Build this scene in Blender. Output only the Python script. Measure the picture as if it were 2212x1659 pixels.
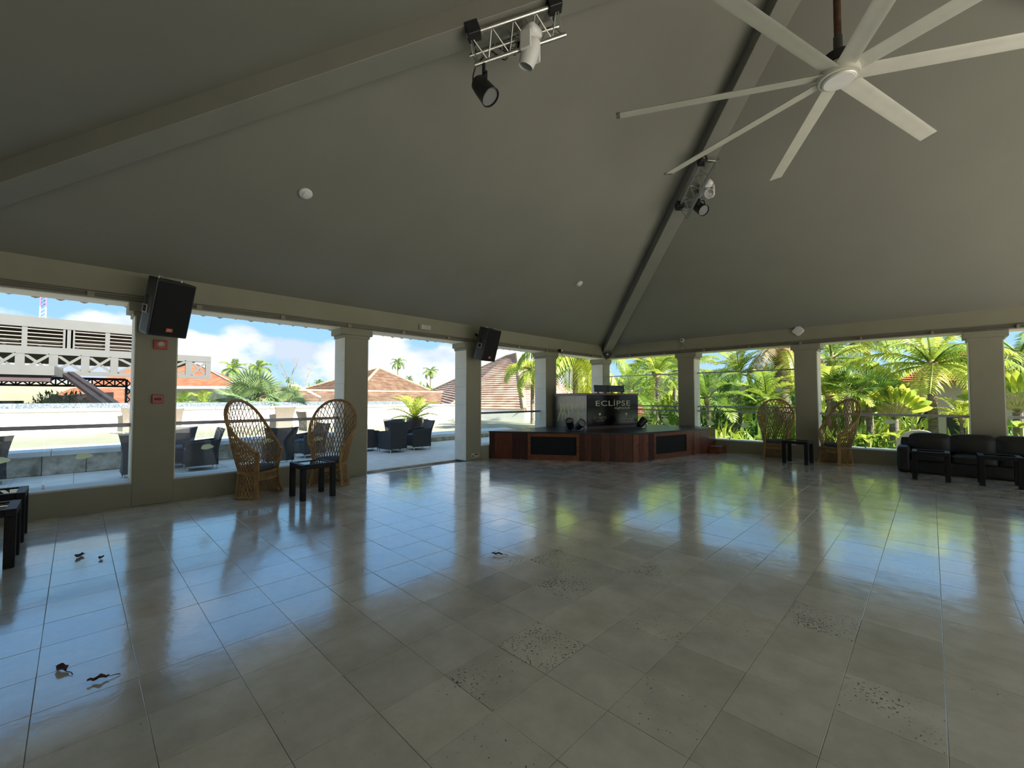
import bpy, bmesh, math, random
from mathutils import Vector, Matrix, Euler, noise
R = math.radians
for o in list(bpy.data.objects):
    bpy.data.objects.remove(o, do_unlink=True)
scene = bpy.context.scene
col = scene.collection

# ------------------------------------------------------------------ camera
W, H, FPX = 2212, 1659, 922.5
YAW, PITCH, EYE = 0.7756, 0.03264, 1.55
cd = bpy.data.cameras.new('camera'); cam = bpy.data.objects.new('camera', cd); col.objects.link(cam)
cd.sensor_fit = 'HORIZONTAL'; cd.sensor_width = 36; cd.lens = 36 * FPX / W
cd.clip_start = .05; cd.clip_end = 2000
cam.location = (0, 0, EYE); cam.rotation_euler = (math.pi / 2 + PITCH, 0, YAW)
scene.camera = cam

# ------------------------------------------------------------------ light
EXPOSURE = 1.53
SKY_STRENGTH = 0.40
SUN_STRENGTH = 6.0
TO_SUN = Vector((3.75, 0.7, 2.65)).normalized()
vs = scene.view_settings
vs.view_transform = 'Standard'; vs.look = 'None'; vs.gamma = 1; vs.use_curve_mapping = False; vs.exposure = EXPOSURE

world = bpy.data.worlds.new('sky'); scene.world = world; world.use_nodes = True
wt = world.node_tree; wt.nodes.clear()
def wn(t, **k):
    n = wt.nodes.new(t)
    for a, b in k.items(): setattr(n, a, b)
    return n
wl = wt.links.new
w_out = wn('ShaderNodeOutputWorld'); w_bg = wn('ShaderNodeBackground'); w_bg.inputs[1].default_value = SKY_STRENGTH
tc = wn('ShaderNodeTexCoord'); sep = wn('ShaderNodeSeparateXYZ'); wl(tc.outputs['Generated'], sep.inputs[0])
ramp = wn('ShaderNodeValToRGB'); e = ramp.color_ramp.elements
e[0].position = 0.0; e[0].color = (.52, .75, .94, 1); e[1].position = 1.0; e[1].color = (.10, .28, .66, 1)
x = ramp.color_ramp.elements.new(.10); x.color = (.38, .67, .93, 1)
x = ramp.color_ramp.elements.new(.30); x.color = (.23, .53, .95, 1)
wl(sep.outputs[2], ramp.inputs[0])
# cumulus bank: noise on the view direction, flat-bottomed and thinning out with height; unseen cover added overhead for whiter fill light
CLOUD_SEED = (0.4, 14.2, 3.0)
zc = wn('ShaderNodeMath', operation='MAXIMUM'); wl(sep.outputs[2], zc.inputs[0]); zc.inputs[1].default_value = 0.0
mp = wn('ShaderNodeMapping'); mp.inputs['Location'].default_value = CLOUD_SEED; mp.inputs['Scale'].default_value = (1, 1, 1.7)
wl(tc.outputs['Generated'], mp.inputs[0])
n1 = wn('ShaderNodeTexNoise'); n1.inputs['Scale'].default_value = 3.4; n1.inputs['Detail'].default_value = 8; n1.inputs['Roughness'].default_value = .52
wl(mp.outputs[0], n1.inputs[0])
cv = wn('ShaderNodeValToRGB'); ce_ = cv.color_ramp.elements; ce_[0].position = 0; ce_[0].color = (.60,) * 3 + (1,); ce_[1].position = .55; ce_[1].color = (.495,) * 3 + (1,)
q_ = ce_.new(.09); q_.color = (.575,) * 3 + (1,); q_ = ce_.new(.165); q_.color = (.45,) * 3 + (1,); q_ = ce_.new(.25); q_.color = (.41,) * 3 + (1,)
wl(zc.outputs[0], cv.inputs[0])
ad = wn('ShaderNodeMath', operation='ADD'); wl(n1.outputs[0], ad.inputs[0]); wl(cv.outputs[0], ad.inputs[1])
cr = wn('ShaderNodeMapRange', interpolation_type='SMOOTHSTEP'); wl(ad.outputs[0], cr.inputs[0]); cr.inputs[1].default_value = 1.00; cr.inputs[2].default_value = 1.07
n2 = wn('ShaderNodeTexNoise'); n2.inputs['Scale'].default_value = 5.0; n2.inputs['Detail'].default_value = 6
wl(mp.outputs[0], n2.inputs[0])
ccol = wn('ShaderNodeMix', data_type='RGBA'); cs = wn('ShaderNodeMapRange'); wl(n2.outputs[0], cs.inputs[0]); cs.inputs[1].default_value = .40; cs.inputs[2].default_value = .62
wl(cs.outputs[0], ccol.inputs['Factor']); ccol.inputs['A'].default_value = (.62, .72, .86, 1); ccol.inputs['B'].default_value = (1.10, 1.12, 1.13, 1)
mx = wn('ShaderNodeMix', data_type='RGBA'); wl(cr.outputs[0], mx.inputs['Factor']); wl(ramp.outputs[0], mx.inputs['A']); wl(ccol.outputs['Result'], mx.inputs['B'])
wl(mx.outputs['Result'], w_bg.inputs[0]); wl(w_bg.outputs[0], w_out.inputs[0])

sd = bpy.data.lights.new('sun', 'SUN'); sun = bpy.data.objects.new('sun', sd); col.objects.link(sun)
sd.energy = SUN_STRENGTH; sd.angle = R(.6); sd.color = (1, .95, .86)
sun.rotation_euler = TO_SUN.to_track_quat('Z', 'Y').to_euler(); sun.location = TO_SUN * 60

# ------------------------------------------------------------------ pixel rays (photo frame 2212 x 1659)
_F = Vector((-math.sin(YAW) * math.cos(PITCH), math.cos(YAW) * math.cos(PITCH), math.sin(PITCH)))
_R = Vector((math.cos(YAW), math.sin(YAW), 0)); _U = _R.cross(_F)
EYEP = Vector((0, 0, EYE))
def ray(x, y): return (_F * FPX + _R * (x - W / 2) - _U * (y - H / 2)).normalized()
def pfl(x, y, z=0.0):
    d = ray(x, y); return EYEP + d * ((z - EYE) / d.z)
def pax(x, y, ax, v):
    d = ray(x, y); return EYEP + d * ((v - EYEP[ax]) / d[ax])
def pdist(x, y, dep):
    d = ray(x, y); return EYEP + d * (dep / d.dot(_F))
def ppl(x, y, p, n):
    d = ray(x, y); return EYEP + d * ((p - EYEP).dot(n) / d.dot(n))
def project(p):
    v = Vector(p) - EYEP; z = v.dot(_F)
    return (W / 2 + FPX * v.dot(_R) / z, H / 2 - FPX * v.dot(_U) / z, z)

# ------------------------------------------------------------------ materials
MAT = {}
def pm(name, base, rough=.6, metal=0.0, var=.10, scale=6.0, bump=0.0, bscale=40.0, spec=.5, coat=0.0, c2=None, trans=0.0, det=4, stretch=None, ior=1.5, sheen=0):
    if name in MAT: return MAT[name]
    m = bpy.data.materials.new(name); m.use_nodes = True; t = m.node_tree; b = t.nodes['Principled BSDF']
    b.inputs['Roughness'].default_value = rough; b.inputs['Metallic'].default_value = metal
    b.inputs['Specular IOR Level'].default_value = spec; b.inputs['Coat Weight'].default_value = coat; b.inputs['IOR'].default_value = ior
    tcn = t.nodes.new('ShaderNodeTexCoord'); src = tcn.outputs['Object']
    if stretch:
        mpn = t.nodes.new('ShaderNodeMapping'); mpn.inputs['Scale'].default_value = stretch; t.links.new(src, mpn.inputs[0]); src = mpn.outputs[0]
    nz = t.nodes.new('ShaderNodeTexNoise'); nz.inputs['Scale'].default_value = scale; nz.inputs['Detail'].default_value = det; t.links.new(src, nz.inputs[0])
    mr = t.nodes.new('ShaderNodeMapRange'); mr.inputs[1].default_value = .32; mr.inputs[2].default_value = .68; t.links.new(nz.outputs[0], mr.inputs[0])
    mixn = t.nodes.new('ShaderNodeMix'); mixn.data_type = 'RGBA'; t.links.new(mr.outputs[0], mixn.inputs['Factor'])
    a = [max(0, c * (1 - var)) for c in base]; bb = [min(1, c * (1 + var)) for c in base] if c2 is None else c2
    mixn.inputs['A'].default_value = (*a, 1); mixn.inputs['B'].default_value = (*bb, 1)
    t.links.new(mixn.outputs['Result'], b.inputs['Base Color'])
    if bump:
        n3 = t.nodes.new('ShaderNodeTexNoise'); n3.inputs['Scale'].default_value = bscale; n3.inputs['Detail'].default_value = 3; t.links.new(src, n3.inputs[0])
        bp = t.nodes.new('ShaderNodeBump'); bp.inputs['Strength'].default_value = bump; bp.inputs['Distance'].default_value = .01
        t.links.new(n3.outputs[0], bp.inputs['Height']); t.links.new(bp.outputs[0], b.inputs['Normal'])
    if trans:   # thin leaf: mix in translucent
        tr = t.nodes.new('ShaderNodeBsdfTranslucent'); mxs = t.nodes.new('ShaderNodeMixShader'); mxs.inputs[0].default_value = trans
        t.links.new(mixn.outputs['Result'], tr.inputs[0]); out = t.nodes['Material Output']
        t.links.new(b.outputs[0], mxs.inputs[1]); t.links.new(tr.outputs[0], mxs.inputs[2]); t.links.new(mxs.outputs[0], out.inputs[0])
    MAT[name] = m; return m
def glass(name, tint=(.93, .97, .96), ior=1.45, rough=0.0):
    m = bpy.data.materials.new(name); m.use_nodes = True; t = m.node_tree; t.nodes.clear()
    out = t.nodes.new('ShaderNodeOutputMaterial'); tr = t.nodes.new('ShaderNodeBsdfTransparent'); gl = t.nodes.new('ShaderNodeBsdfGlossy')
    nz = t.nodes.new('ShaderNodeTexNoise'); nz.inputs['Scale'].default_value = 2.0
    mm = t.nodes.new('ShaderNodeMix'); mm.data_type = 'RGBA'; mm.inputs['A'].default_value = (*[c * .985 for c in tint], 1); mm.inputs['B'].default_value = (*tint, 1)
    t.links.new(nz.outputs[0], mm.inputs['Factor']); t.links.new(mm.outputs['Result'], tr.inputs[0])
    gl.inputs['Roughness'].default_value = rough
    fr = t.nodes.new('ShaderNodeFresnel'); fr.inputs[0].default_value = ior; mx_ = t.nodes.new('ShaderNodeMixShader')
    gg = t.nodes.new('ShaderNodeNewGeometry'); iv_ = t.nodes.new('ShaderNodeMath'); iv_.operation = 'SUBTRACT'; iv_.inputs[0].default_value = 1; t.links.new(gg.outputs['Backfacing'], iv_.inputs[1])
    ml_ = t.nodes.new('ShaderNodeMath'); ml_.operation = 'MULTIPLY'; t.links.new(fr.outputs[0], ml_.inputs[0]); t.links.new(iv_.outputs[0], ml_.inputs[1])
    t.links.new(ml_.outputs[0], mx_.inputs[0]); t.links.new(tr.outputs[0], mx_.inputs[1]); t.links.new(gl.outputs[0], mx_.inputs[2]); t.links.new(mx_.outputs[0], out.inputs[0])
    MAT[name] = m; return m

PAINT = pm('cream paint on columns', (.31, .297, .218), .72, var=.04, scale=2.2, bump=.06, bscale=90)
CEIL = pm('grey ceiling paint', (.25, .243, .203), .8, var=.035, scale=.9, bump=.05, bscale=60)
BEAMC = pm('grey hip beam paint', (.25, .243, .203), .75, var=.04, scale=2, bump=.04, bscale=70)
RATTAN = pm('honey rattan cane', (.36, .21, .075), .5, var=.28, scale=9, bump=.1, bscale=120)
RATTAND = pm('dark rattan binding', (.22, .11, .04), .5, var=.25, scale=9)
CUSH = pm('slate blue cushion cloth', (.085, .10, .135), .85, var=.12, scale=14, bump=.15, bscale=220)
BLACKW = pm('black woven resin', (.008, .007, .007), .5, var=.25, scale=30, bump=.3, bscale=160, spec=.25)
BLACKP = pm('black plastic shell', (.016, .016, .018), .5, var=.2, scale=8, bump=.1, bscale=140)
GRILLE = pm('black grille cloth', (.006, .006, .008), .8, var=.3, scale=120, bump=.2, bscale=300)
LEATHER = pm('black sofa leather', (.014, .014, .014), .48, var=.3, scale=7, bump=.25, bscale=60)
STEEL = pm('brushed aluminium', (.62, .61, .57), .32, metal=1.0, var=.06, scale=20)
RAILM = pm('grey rail metal', (.26, .25, .27), .4, metal=.7, var=.08, scale=10)
RAILW = pm('pale rail metal', (.50, .50, .50), .38, metal=.6, var=.06, scale=10)
FANM = pm('pale fan blade aluminium', (.66, .645, .56), .45, metal=.25, var=.04, scale=4)
RUST = pm('rusty pipe', (.10, .045, .025), .8, var=.5, scale=14)
WHITEP = pm('white plastic', (.78, .77, .74), .4, var=.03, scale=10)
LENS = pm('grey lens', (.22, .22, .21), .12, var=.06, scale=5)
REDP = pm('red plastic', (.42, .035, .025), .4, var=.1, scale=12)
MAHOG = pm('mahogany plank', (.105, .026, .012), .38, var=.35, scale=6, stretch=(5, 5, .5), coat=.2)
MAHOGL = pm('lighter mahogany frame', (.20, .065, .025), .4, var=.3, scale=6, stretch=(1, 1, 3), coat=.15)
DECK = pm('dark stage deck', (.045, .038, .036), .33, var=.3, scale=5, stretch=(3, .4, 1), bump=.1, bscale=30)
BLACKG = pm('black gloss panel', (.004, .004, .005), .10, var=.3, scale=3, spec=.22)
MIRROR = pm('mirror panel', (.15, .15, .155), .28, metal=1.0, var=.03, scale=2)
GOLD = pm('pale gold vinyl', (.80, .70, .34), .5, var=.05, scale=6)
SILVER = pm('pale lettering', (.62, .57, .40), .35, var=.05, scale=9)
STICK = pm('frosted sticker', (.82, .80, .60), .7, var=.04, scale=10, trans=.75)
GLASS = glass('clear balustrade glass'); TGLASS = glass('table glass', (.25, .28, .27), 1.7)
LEAF1 = pm('palm leaf yellow green', (.36, .48, .05), .45, var=.3, scale=2.5, trans=.5, c2=(.62, .66, .10))
LEAF2 = pm('palm leaf mid green', (.17, .30, .04), .45, var=.35, scale=2.5, trans=.48, c2=(.38, .50, .07))
LEAF3 = pm('dark leaf', (.06, .14, .025), .4, var=.35, scale=2.5, trans=.4, c2=(.17, .29, .04))
LEAF4 = pm('blue green fan leaf', (.20, .32, .17), .5, var=.25, scale=2.5, trans=.4, c2=(.40, .50, .22))
LEAFD = pm('dry palm leaf', (.34, .25, .12), .7, var=.3, scale=3, trans=.3)
BARK = pm('palm bark', (.20, .16, .115), .85, var=.4, scale=5, stretch=(1, 1, 5), bump=.6, bscale=25)
FIBRE = pm('palm crown fibre', (.33, .23, .13), .9, var=.4, scale=14, bump=.5, bscale=60)
WOODC = pm('light crown stalk', (.36, .33, .10), .5, var=.25, scale=6)
TERR = pm('terrace stone', (.86, .80, .68), .6, var=.09, scale=3, bump=.1, bscale=20)
DECK2 = pm('upper deck stone', (.30, .285, .20), .7, var=.06, scale=2)
WHITEW = pm('white painted wall', (.74, .72, .66), .7, var=.03, scale=1.5)
CREAMW = pm('cream building wall', (.42, .37, .27), .75, var=.05, scale=.6)
GREYST = pm('grey painted steel', (.088, .092, .088), .5, var=.05, scale=2)
DARKST = pm('dark steel lattice', (.022, .018, .02), .6, var=.2, scale=4)
PLUM = pm('plum louvre shade', (.055, .035, .04), .8, var=.2, scale=4)
GROUND = pm('garden ground', (.07, .11, .035), .95, var=.5, scale=.5)
POT = pm('plum grey pot', (.075, .045, .05), .5, var=.15, scale=4)
GREYWK = pm('grey woven resin', (.045, .045, .047), .55, var=.2, scale=30, bump=.3, bscale=150)
WINDK = pm('dark window glass', (.02, .025, .03), .15, var=.2, scale=2)

def rooftile(name, a, b, rows):
    m = bpy.data.materials.new(name); m.use_nodes = True; t = m.node_tree; bs = t.nodes['Principled BSDF']; bs.inputs['Roughness'].default_value = .85
    g = t.nodes.new('ShaderNodeNewGeometry'); s = t.nodes.new('ShaderNodeSeparateXYZ'); t.links.new(g.outputs['Position'], s.inputs[0])
    nz = t.nodes.new('ShaderNodeTexNoise'); nz.inputs['Scale'].default_value = 1.6; nz.inputs['Detail'].default_value = 7; t.links.new(g.outputs['Position'], nz.inputs[0])
    mr = t.nodes.new('ShaderNodeMapRange'); mr.inputs[1].default_value = .38; mr.inputs[2].default_value = .64; t.links.new(nz.outputs[0], mr.inputs[0])
    mxx = t.nodes.new('ShaderNodeMix'); mxx.data_type = 'RGBA'; t.links.new(mr.outputs[0], mxx.inputs['Factor']); mxx.inputs['A'].default_value = (*a, 1); mxx.inputs['B'].default_value = (*b, 1)
    ml = t.nodes.new('ShaderNodeMath'); ml.operation = 'MULTIPLY'; ml.inputs[1].default_value = rows; t.links.new(s.outputs[2], ml.inputs[0])
    fr = t.nodes.new('ShaderNodeMath'); fr.operation = 'FRACT'; t.links.new(ml.outputs[0], fr.inputs[0])
    bp = t.nodes.new('ShaderNodeBump'); bp.inputs['Strength'].default_value = 1; bp.inputs['Distance'].default_value = .08; t.links.new(fr.outputs[0], bp.inputs['Height']); t.links.new(bp.outputs[0], bs.inputs['Normal'])
    t.links.new(mxx.outputs['Result'], bs.inputs['Base Color']); MAT[name] = m; return m
ROOFO = rooftile('orange roof tiles', (.25, .07, .028), (.36, .13, .06), 6)
ROOFB2 = rooftile('darker brown roof tiles', (.17, .10, .062), (.28, .18, .12), 5)  # darker brown for the hip roof and the long low roof
ROOFB = rooftile('brown roof tiles', (.33, .21, .15), (.50, .37, .28), 5)

# ------------------------------------------------------------------ mesh builder and tagging
def tag(o, label=None, cat=None, group=None, kind=None):
    if label: o['label'] = label
    if cat: o['category'] = cat
    if group: o['group'] = group
    if kind: o['kind'] = kind
    return o
def empty(name, loc=(0, 0, 0), rz=0.0, parent=None, rot=None):
    o = bpy.data.objects.new(name, None); col.objects.link(o); o.location = loc
    o.rotation_euler = rot if rot else (0, 0, rz); o.parent = parent; o.empty_display_size = .1
    return o
def thing(name, label, cat, loc=(0, 0, 0), rz=0.0, group=None, rot=None):
    return tag(empty(name, loc, rz, None, rot), label, cat, group)
def struct(name, loc=(0, 0, 0)):
    return tag(empty(name, loc), kind='structure')
def link(name, me, parent=None, mat=None, loc=(0, 0, 0), rot=(0, 0, 0)):
    o = bpy.data.objects.new(name, me); col.objects.link(o); o.parent = parent; o.location = loc; o.rotation_euler = rot
    return o
class MB:
    def __init__(s): s.v = []; s.f = []
    def add(s, vs_, fs_):
        n = len(s.v); s.v += [tuple(p) for p in vs_]; s.f += [tuple(i + n for i in f) for f in fs_]; return s
    def box(s, x0, x1, y0, y1, z0, z1):
        return s.add([(x0, y0, z0), (x1, y0, z0), (x1, y1, z0), (x0, y1, z0), (x0, y0, z1), (x1, y0, z1), (x1, y1, z1), (x0, y1, z1)],
                     [(3, 2, 1, 0), (4, 5, 6, 7), (0, 1, 5, 4), (1, 2, 6, 5), (2, 3, 7, 6), (3, 0, 4, 7)])
    def bar(s, a, b, w, h=None, up=(0, 0, 1)):
        h = h or w; a = Vector(a); b = Vector(b); d = (b - a).normalized(); u = Vector(up)
        if abs(d.dot(u)) > .98: u = Vector((1, 0, 0))
        sx = d.cross(u).normalized() * w / 2; sy = sx.cross(d).normalized() * h / 2
        return s.add([a - sx - sy, a + sx - sy, a + sx + sy, a - sx + sy, b - sx - sy, b + sx - sy, b + sx + sy, b - sx + sy],
                     [(3, 2, 1, 0), (4, 5, 6, 7), (0, 1, 5, 4), (1, 2, 6, 5), (2, 3, 7, 6), (3, 0, 4, 7)])
    def tube(s, pts, r, n=8, closed=False):
        pts = [Vector(p) for p in pts]; m = len(pts); rr = r if isinstance(r, (list, tuple)) else [r] * m; rings = []; prev = None
        for i, p in enumerate(pts):
            if closed: t = pts[(i + 1) % m] - pts[i - 1]
            else: t = pts[min(i + 1, m - 1)] - pts[max(i - 1, 0)]
            t.normalize()
            if prev is None:
                q = Vector((0, 0, 1)) if abs(t.z) < .9 else Vector((1, 0, 0)); nn = t.cross(q).normalized()
            else:
                nn = prev - t * prev.dot(t); nn = nn.normalized() if nn.length > 1e-6 else t.orthogonal().normalized()
            prev = nn; bb = t.cross(nn)
            rings.append([p + (nn * math.cos(2 * math.pi * k / n) + bb * math.sin(2 * math.pi * k / n)) * rr[i] for k in range(n)])
        base = len(s.v); s.v += [tuple(q) for rg in rings for q in rg]
        for i in range(m if closed else m - 1):
            j = (i + 1) % m
            for k in range(n):
                k2 = (k + 1) % n; s.f.append((base + i * n + k, base + i * n + k2, base + j * n + k2, base + j * n + k))
        if not closed:
            s.f.append(tuple(base + k for k in range(n))[::-1]); s.f.append(tuple(base + (m - 1) * n + k for k in range(n)))
        return s
    def lathe(s, prof, n=24, c=(0, 0), caps=True):
        base = len(s.v)
        for r_, z in prof:
            for k in range(n): a = 2 * math.pi * k / n; s.v.append((c[0] + r_ * math.cos(a), c[1] + r_ * math.sin(a), z))
        for i in range(len(prof) - 1):
            for k in range(n):
                k2 = (k + 1) % n; s.f.append((base + i * n + k, base + i * n + k2, base + (i + 1) * n + k2, base + (i + 1) * n + k))
        if caps:
            s.f.append(tuple(base + k for k in range(n))[::-1]); s.f.append(tuple(base + (len(prof) - 1) * n + k for k in range(n)))
        return s
    def prism(s, poly, z0, z1):
        n = len(poly); base = len(s.v); s.v += [(p[0], p[1], z0) for p in poly] + [(p[0], p[1], z1) for p in poly]
        s.f.append(tuple(base + i for i in range(n))[::-1]); s.f.append(tuple(base + n + i for i in range(n)))
        for i in range(n): j = (i + 1) % n; s.f.append((base + i, base + j, base + n + j, base + n + i))
        return s
    def quad(s, *p): return s.add(p, [tuple(range(len(p)))])
    def xf(s, M): s.v = [tuple(M @ Vector(p)) for p in s.v]; return s
    def mesh(s, name, mat, smooth=False, bevel=0.0, seg=2):
        me = bpy.data.meshes.new(name); me.from_pydata(s.v, [], s.f); me.validate()
        b = bmesh.new(); b.from_mesh(me); bmesh.ops.recalc_face_normals(b, faces=b.faces)
        if bevel: bmesh.ops.bevel(b, geom=list(b.edges), offset=bevel, segments=seg, affect='EDGES', profile=.6, clamp_overlap=True)
        b.to_mesh(me); b.free()
        if mat: me.materials.append(mat)
        if smooth:
            for p in me.polygons: p.use_smooth = True
            if smooth != 'all':
                try: me.set_sharp_from_angle(angle=R(40))
                except Exception: pass
        return me
    def build(s, name, mat, parent=None, smooth=False, bevel=0.0, seg=2, loc=(0, 0, 0), rot=(0, 0, 0)):
        return link(name, s.mesh(name, mat, smooth, bevel, seg), parent, None, loc, rot)
def copy_tree(o, parent=None):
    c = o.copy(); col.objects.link(c); c.parent = parent
    for ch in list(o.children): copy_tree(ch, c)
    return c
def catmull(pts, n=6, closed=False):
    P = [Vector(p) for p in pts]; out = []; m = len(P)
    for i in range(m if closed else m - 1):
        if closed: a, b, c, d = P[i - 1], P[i], P[(i + 1) % m], P[(i + 2) % m]
        else: a, b, c, d = P[max(i - 1, 0)], P[i], P[i + 1], P[min(i + 2, m - 1)]
        for k in range(n):
            t = k / n
            out.append(.5 * ((2 * b) + (c - a) * t + (2 * a - 5 * b + 4 * c - d) * t * t + (3 * b - a - 3 * c + d) * t ** 3))
    if not closed: out.append(P[-1])
    return out
def text_mesh(name, body, size, mat, depth=.004, spacing=1.0, shear=0.0):
    cu = bpy.data.curves.new(name, 'FONT'); cu.body = body; cu.size = size; cu.extrude = depth; cu.space_character = spacing; cu.shear = shear; cu.align_x = 'CENTER'; cu.align_y = 'CENTER'; cu.resolution_u = 3
    to = bpy.data.objects.new(name, cu); col.objects.link(to); bpy.context.view_layer.update()
    me = bpy.data.meshes.new_from_object(to.evaluated_get(bpy.context.evaluated_depsgraph_get())); me.name = name
    bpy.data.objects.remove(to, do_unlink=True); me.materials.clear(); me.materials.append(mat); return me
# ================================================================== the pavilion
XL, XR, YN, YF = -8.15, 6.9, -1.8, 13.05
TH = .45; ZB, ZC, SL = 2.93, 3.36, .495
CW = .47
AX, AY = (XL + XR) / 2, (YN + YF) / 2
RND = random.Random(7)

# ---- floor
def floor_material(name, pitted=0.0, tint=(1, 1, 1)):
    m = bpy.data.materials.new(name); m.use_nodes = True; t = m.node_tree; b = t.nodes['Principled BSDF']; L = t.links.new; N = t.nodes.new
    g = N('ShaderNodeNewGeometry'); pos = g.outputs['Position']
    mp_ = N('ShaderNodeVectorMath'); mp_.operation = 'ADD'; L(pos, mp_.inputs[0]); mp_.inputs[1].default_value = (200 * .4 + 1.58, 200 * .4 - 1.48, 10)
    sc = N('ShaderNodeVectorMath'); sc.operation = 'SCALE'; sc.inputs['Scale'].default_value = 2.5; L(mp_.outputs[0], sc.inputs[0])
    fl = N('ShaderNodeVectorMath'); fl.operation = 'FLOOR'; L(sc.outputs[0], fl.inputs[0])
    wnz = N('ShaderNodeTexWhiteNoise'); wnz.noise_dimensions = '2D'; L(fl.outputs[0], wnz.inputs[0])
    rmp = N('ShaderNodeValToRGB'); L(wnz.outputs[0], rmp.inputs[0]); el = rmp.color_ramp.elements
    el[0].color = (.70, .68, .62, 1); el[1].color = (.92, .905, .86, 1)
    q = el.new(.3); q.color = (.88, .86, .80, 1); q = el.new(.55); q.color = (.80, .79, .745, 1); q = el.new(.8); q.color = (.90, .86, .77, 1)
    n1 = N('ShaderNodeTexNoise'); n1.inputs['Scale'].default_value = 3.2; n1.inputs['Detail'].default_value = 8; n1.inputs['Roughness'].default_value = .65; L(pos, n1.inputs[0])
    mr = N('ShaderNodeMapRange'); mr.inputs[1].default_value = .3; mr.inputs[2].default_value = .7; mr.inputs[3].default_value = .80; mr.inputs[4].default_value = 1.10; L(n1.outputs[0], mr.inputs[0])
    mu = N('ShaderNodeMix'); mu.data_type = 'RGBA'; mu.blend_type = 'MULTIPLY'; mu.inputs['Factor'].default_value = 1; L(rmp.outputs[0], mu.inputs['A'])
    cmb = N('ShaderNodeCombineColor');
    for i in range(3): L(mr.outputs[0], cmb.inputs[i])
    L(cmb.outputs[0], mu.inputs['B'])
    # pits: voronoi cells kept where a broad noise is high
    vo = N('ShaderNodeTexNoise'); vo.inputs['Scale'].default_value = 62; vo.inputs['Detail'].default_value = 3; L(pos, vo.inputs[0])
    n4 = N('ShaderNodeTexNoise'); n4.inputs['Scale'].default_value = 2.3; n4.inputs['Detail'].default_value = 4; L(pos, n4.inputs[0])
    th = N('ShaderNodeMapRange'); th.inputs[1].default_value = .52; th.inputs[2].default_value = .72; th.inputs[3].default_value = .80 - pitted; th.inputs[4].default_value = .66 - pitted * .8; L(n4.outputs[0], th.inputs[0])
    gt = N('ShaderNodeMath'); gt.operation = 'GREATER_THAN'; L(vo.outputs[0], gt.inputs[0]); L(th.outputs[0], gt.inputs[1])
    mx2 = N('ShaderNodeMix'); mx2.data_type = 'RGBA'; L(gt.outputs[0], mx2.inputs['Factor']); L(mu.outputs['Result'], mx2.inputs['A']); mx2.inputs['B'].default_value = (.10, .09, .08, 1)
    L(mx2.outputs['Result'], b.inputs['Base Color'])
    # polish: broad patches of more and less gloss, slow waviness
    rr = N('ShaderNodeMapRange'); rr.inputs[1].default_value = .35; rr.inputs[2].default_value = .65; rr.inputs[3].default_value = .14; rr.inputs[4].default_value = .26; L(n1.outputs[0], rr.inputs[0])
    L(rr.outputs[0], b.inputs['Roughness'])
    b.inputs['IOR'].default_value = 1.6; b.inputs['Coat Weight'].default_value = 1; b.inputs['Coat IOR'].default_value = 2.1; b.inputs['Coat Roughness'].default_value = .11; b.inputs['Specular IOR Level'].default_value = .5
    n5 = N('ShaderNodeTexNoise'); n5.inputs['Scale'].default_value = 2.6; n5.inputs['Detail'].default_value = 2; L(pos, n5.inputs[0])
    n6 = N('ShaderNodeTexNoise'); n6.inputs['Scale'].default_value = 26; n6.inputs['Detail'].default_value = 2; L(pos, n6.inputs[0])
    b1 = N('ShaderNodeBump'); b1.inputs['Strength'].default_value = .30; b1.inputs['Distance'].default_value = .010; L(n5.outputs[0], b1.inputs['Height'])
    b2 = N('ShaderNodeBump'); b2.inputs['Strength'].default_value = .20; b2.inputs['Distance'].default_value = .002; L(n6.outputs[0], b2.inputs['Height']); L(b1.outputs[0], b2.inputs['Normal'])
    L(b2.outputs[0], b.inputs['Normal']); L(b2.outputs[0], b.inputs['Coat Normal']); MAT[name] = m; return m
FLOOR = floor_material('polished travertine'); FLOORP = floor_material('pitted travertine', .17); FLOORP2 = floor_material('finely pitted travertine', .11)
GROUT = pm('dark tile joint', (.52, .48, .41), .8, var=.45, scale=3)
floor = MB().box(XL, XR, YN, YF, -.06, -.007).build('floor', GROUT); tag(floor, kind='structure')
TS = .4; TX0, TY0 = -1.58, 1.48
def tile_mesh(name, w, d, mat, gap=.0012, ch=.0014):
    hx, hy = w / 2 - gap, d / 2 - gap; b = MB()
    v = [(-hx, -hy, -.02), (hx, -hy, -.02), (hx, hy, -.02), (-hx, hy, -.02), (-hx, -hy, -ch * .6), (hx, -hy, -ch * .6), (hx, hy, -ch * .6), (-hx, hy, -ch * .6),
         (-hx + ch, -hy + ch, 0), (hx - ch, -hy + ch, 0), (hx - ch, hy - ch, 0), (-hx + ch, hy - ch, 0)]
    f = [(8, 9, 10, 11)] + [(i, (i + 1) % 4, 4 + (i + 1) % 4, 4 + i) for i in range(4)] + [(4 + i, 4 + (i + 1) % 4, 8 + (i + 1) % 4, 8 + i) for i in range(4)]
    b.add(v, f); return b.mesh(name, mat)
i0, i1 = math.floor((XL - TX0) / TS), math.ceil((XR - TX0) / TS); j0, j1 = math.floor((YN - TY0) / TS), math.ceil((YF - TY0) / TS)
cells = []
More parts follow.
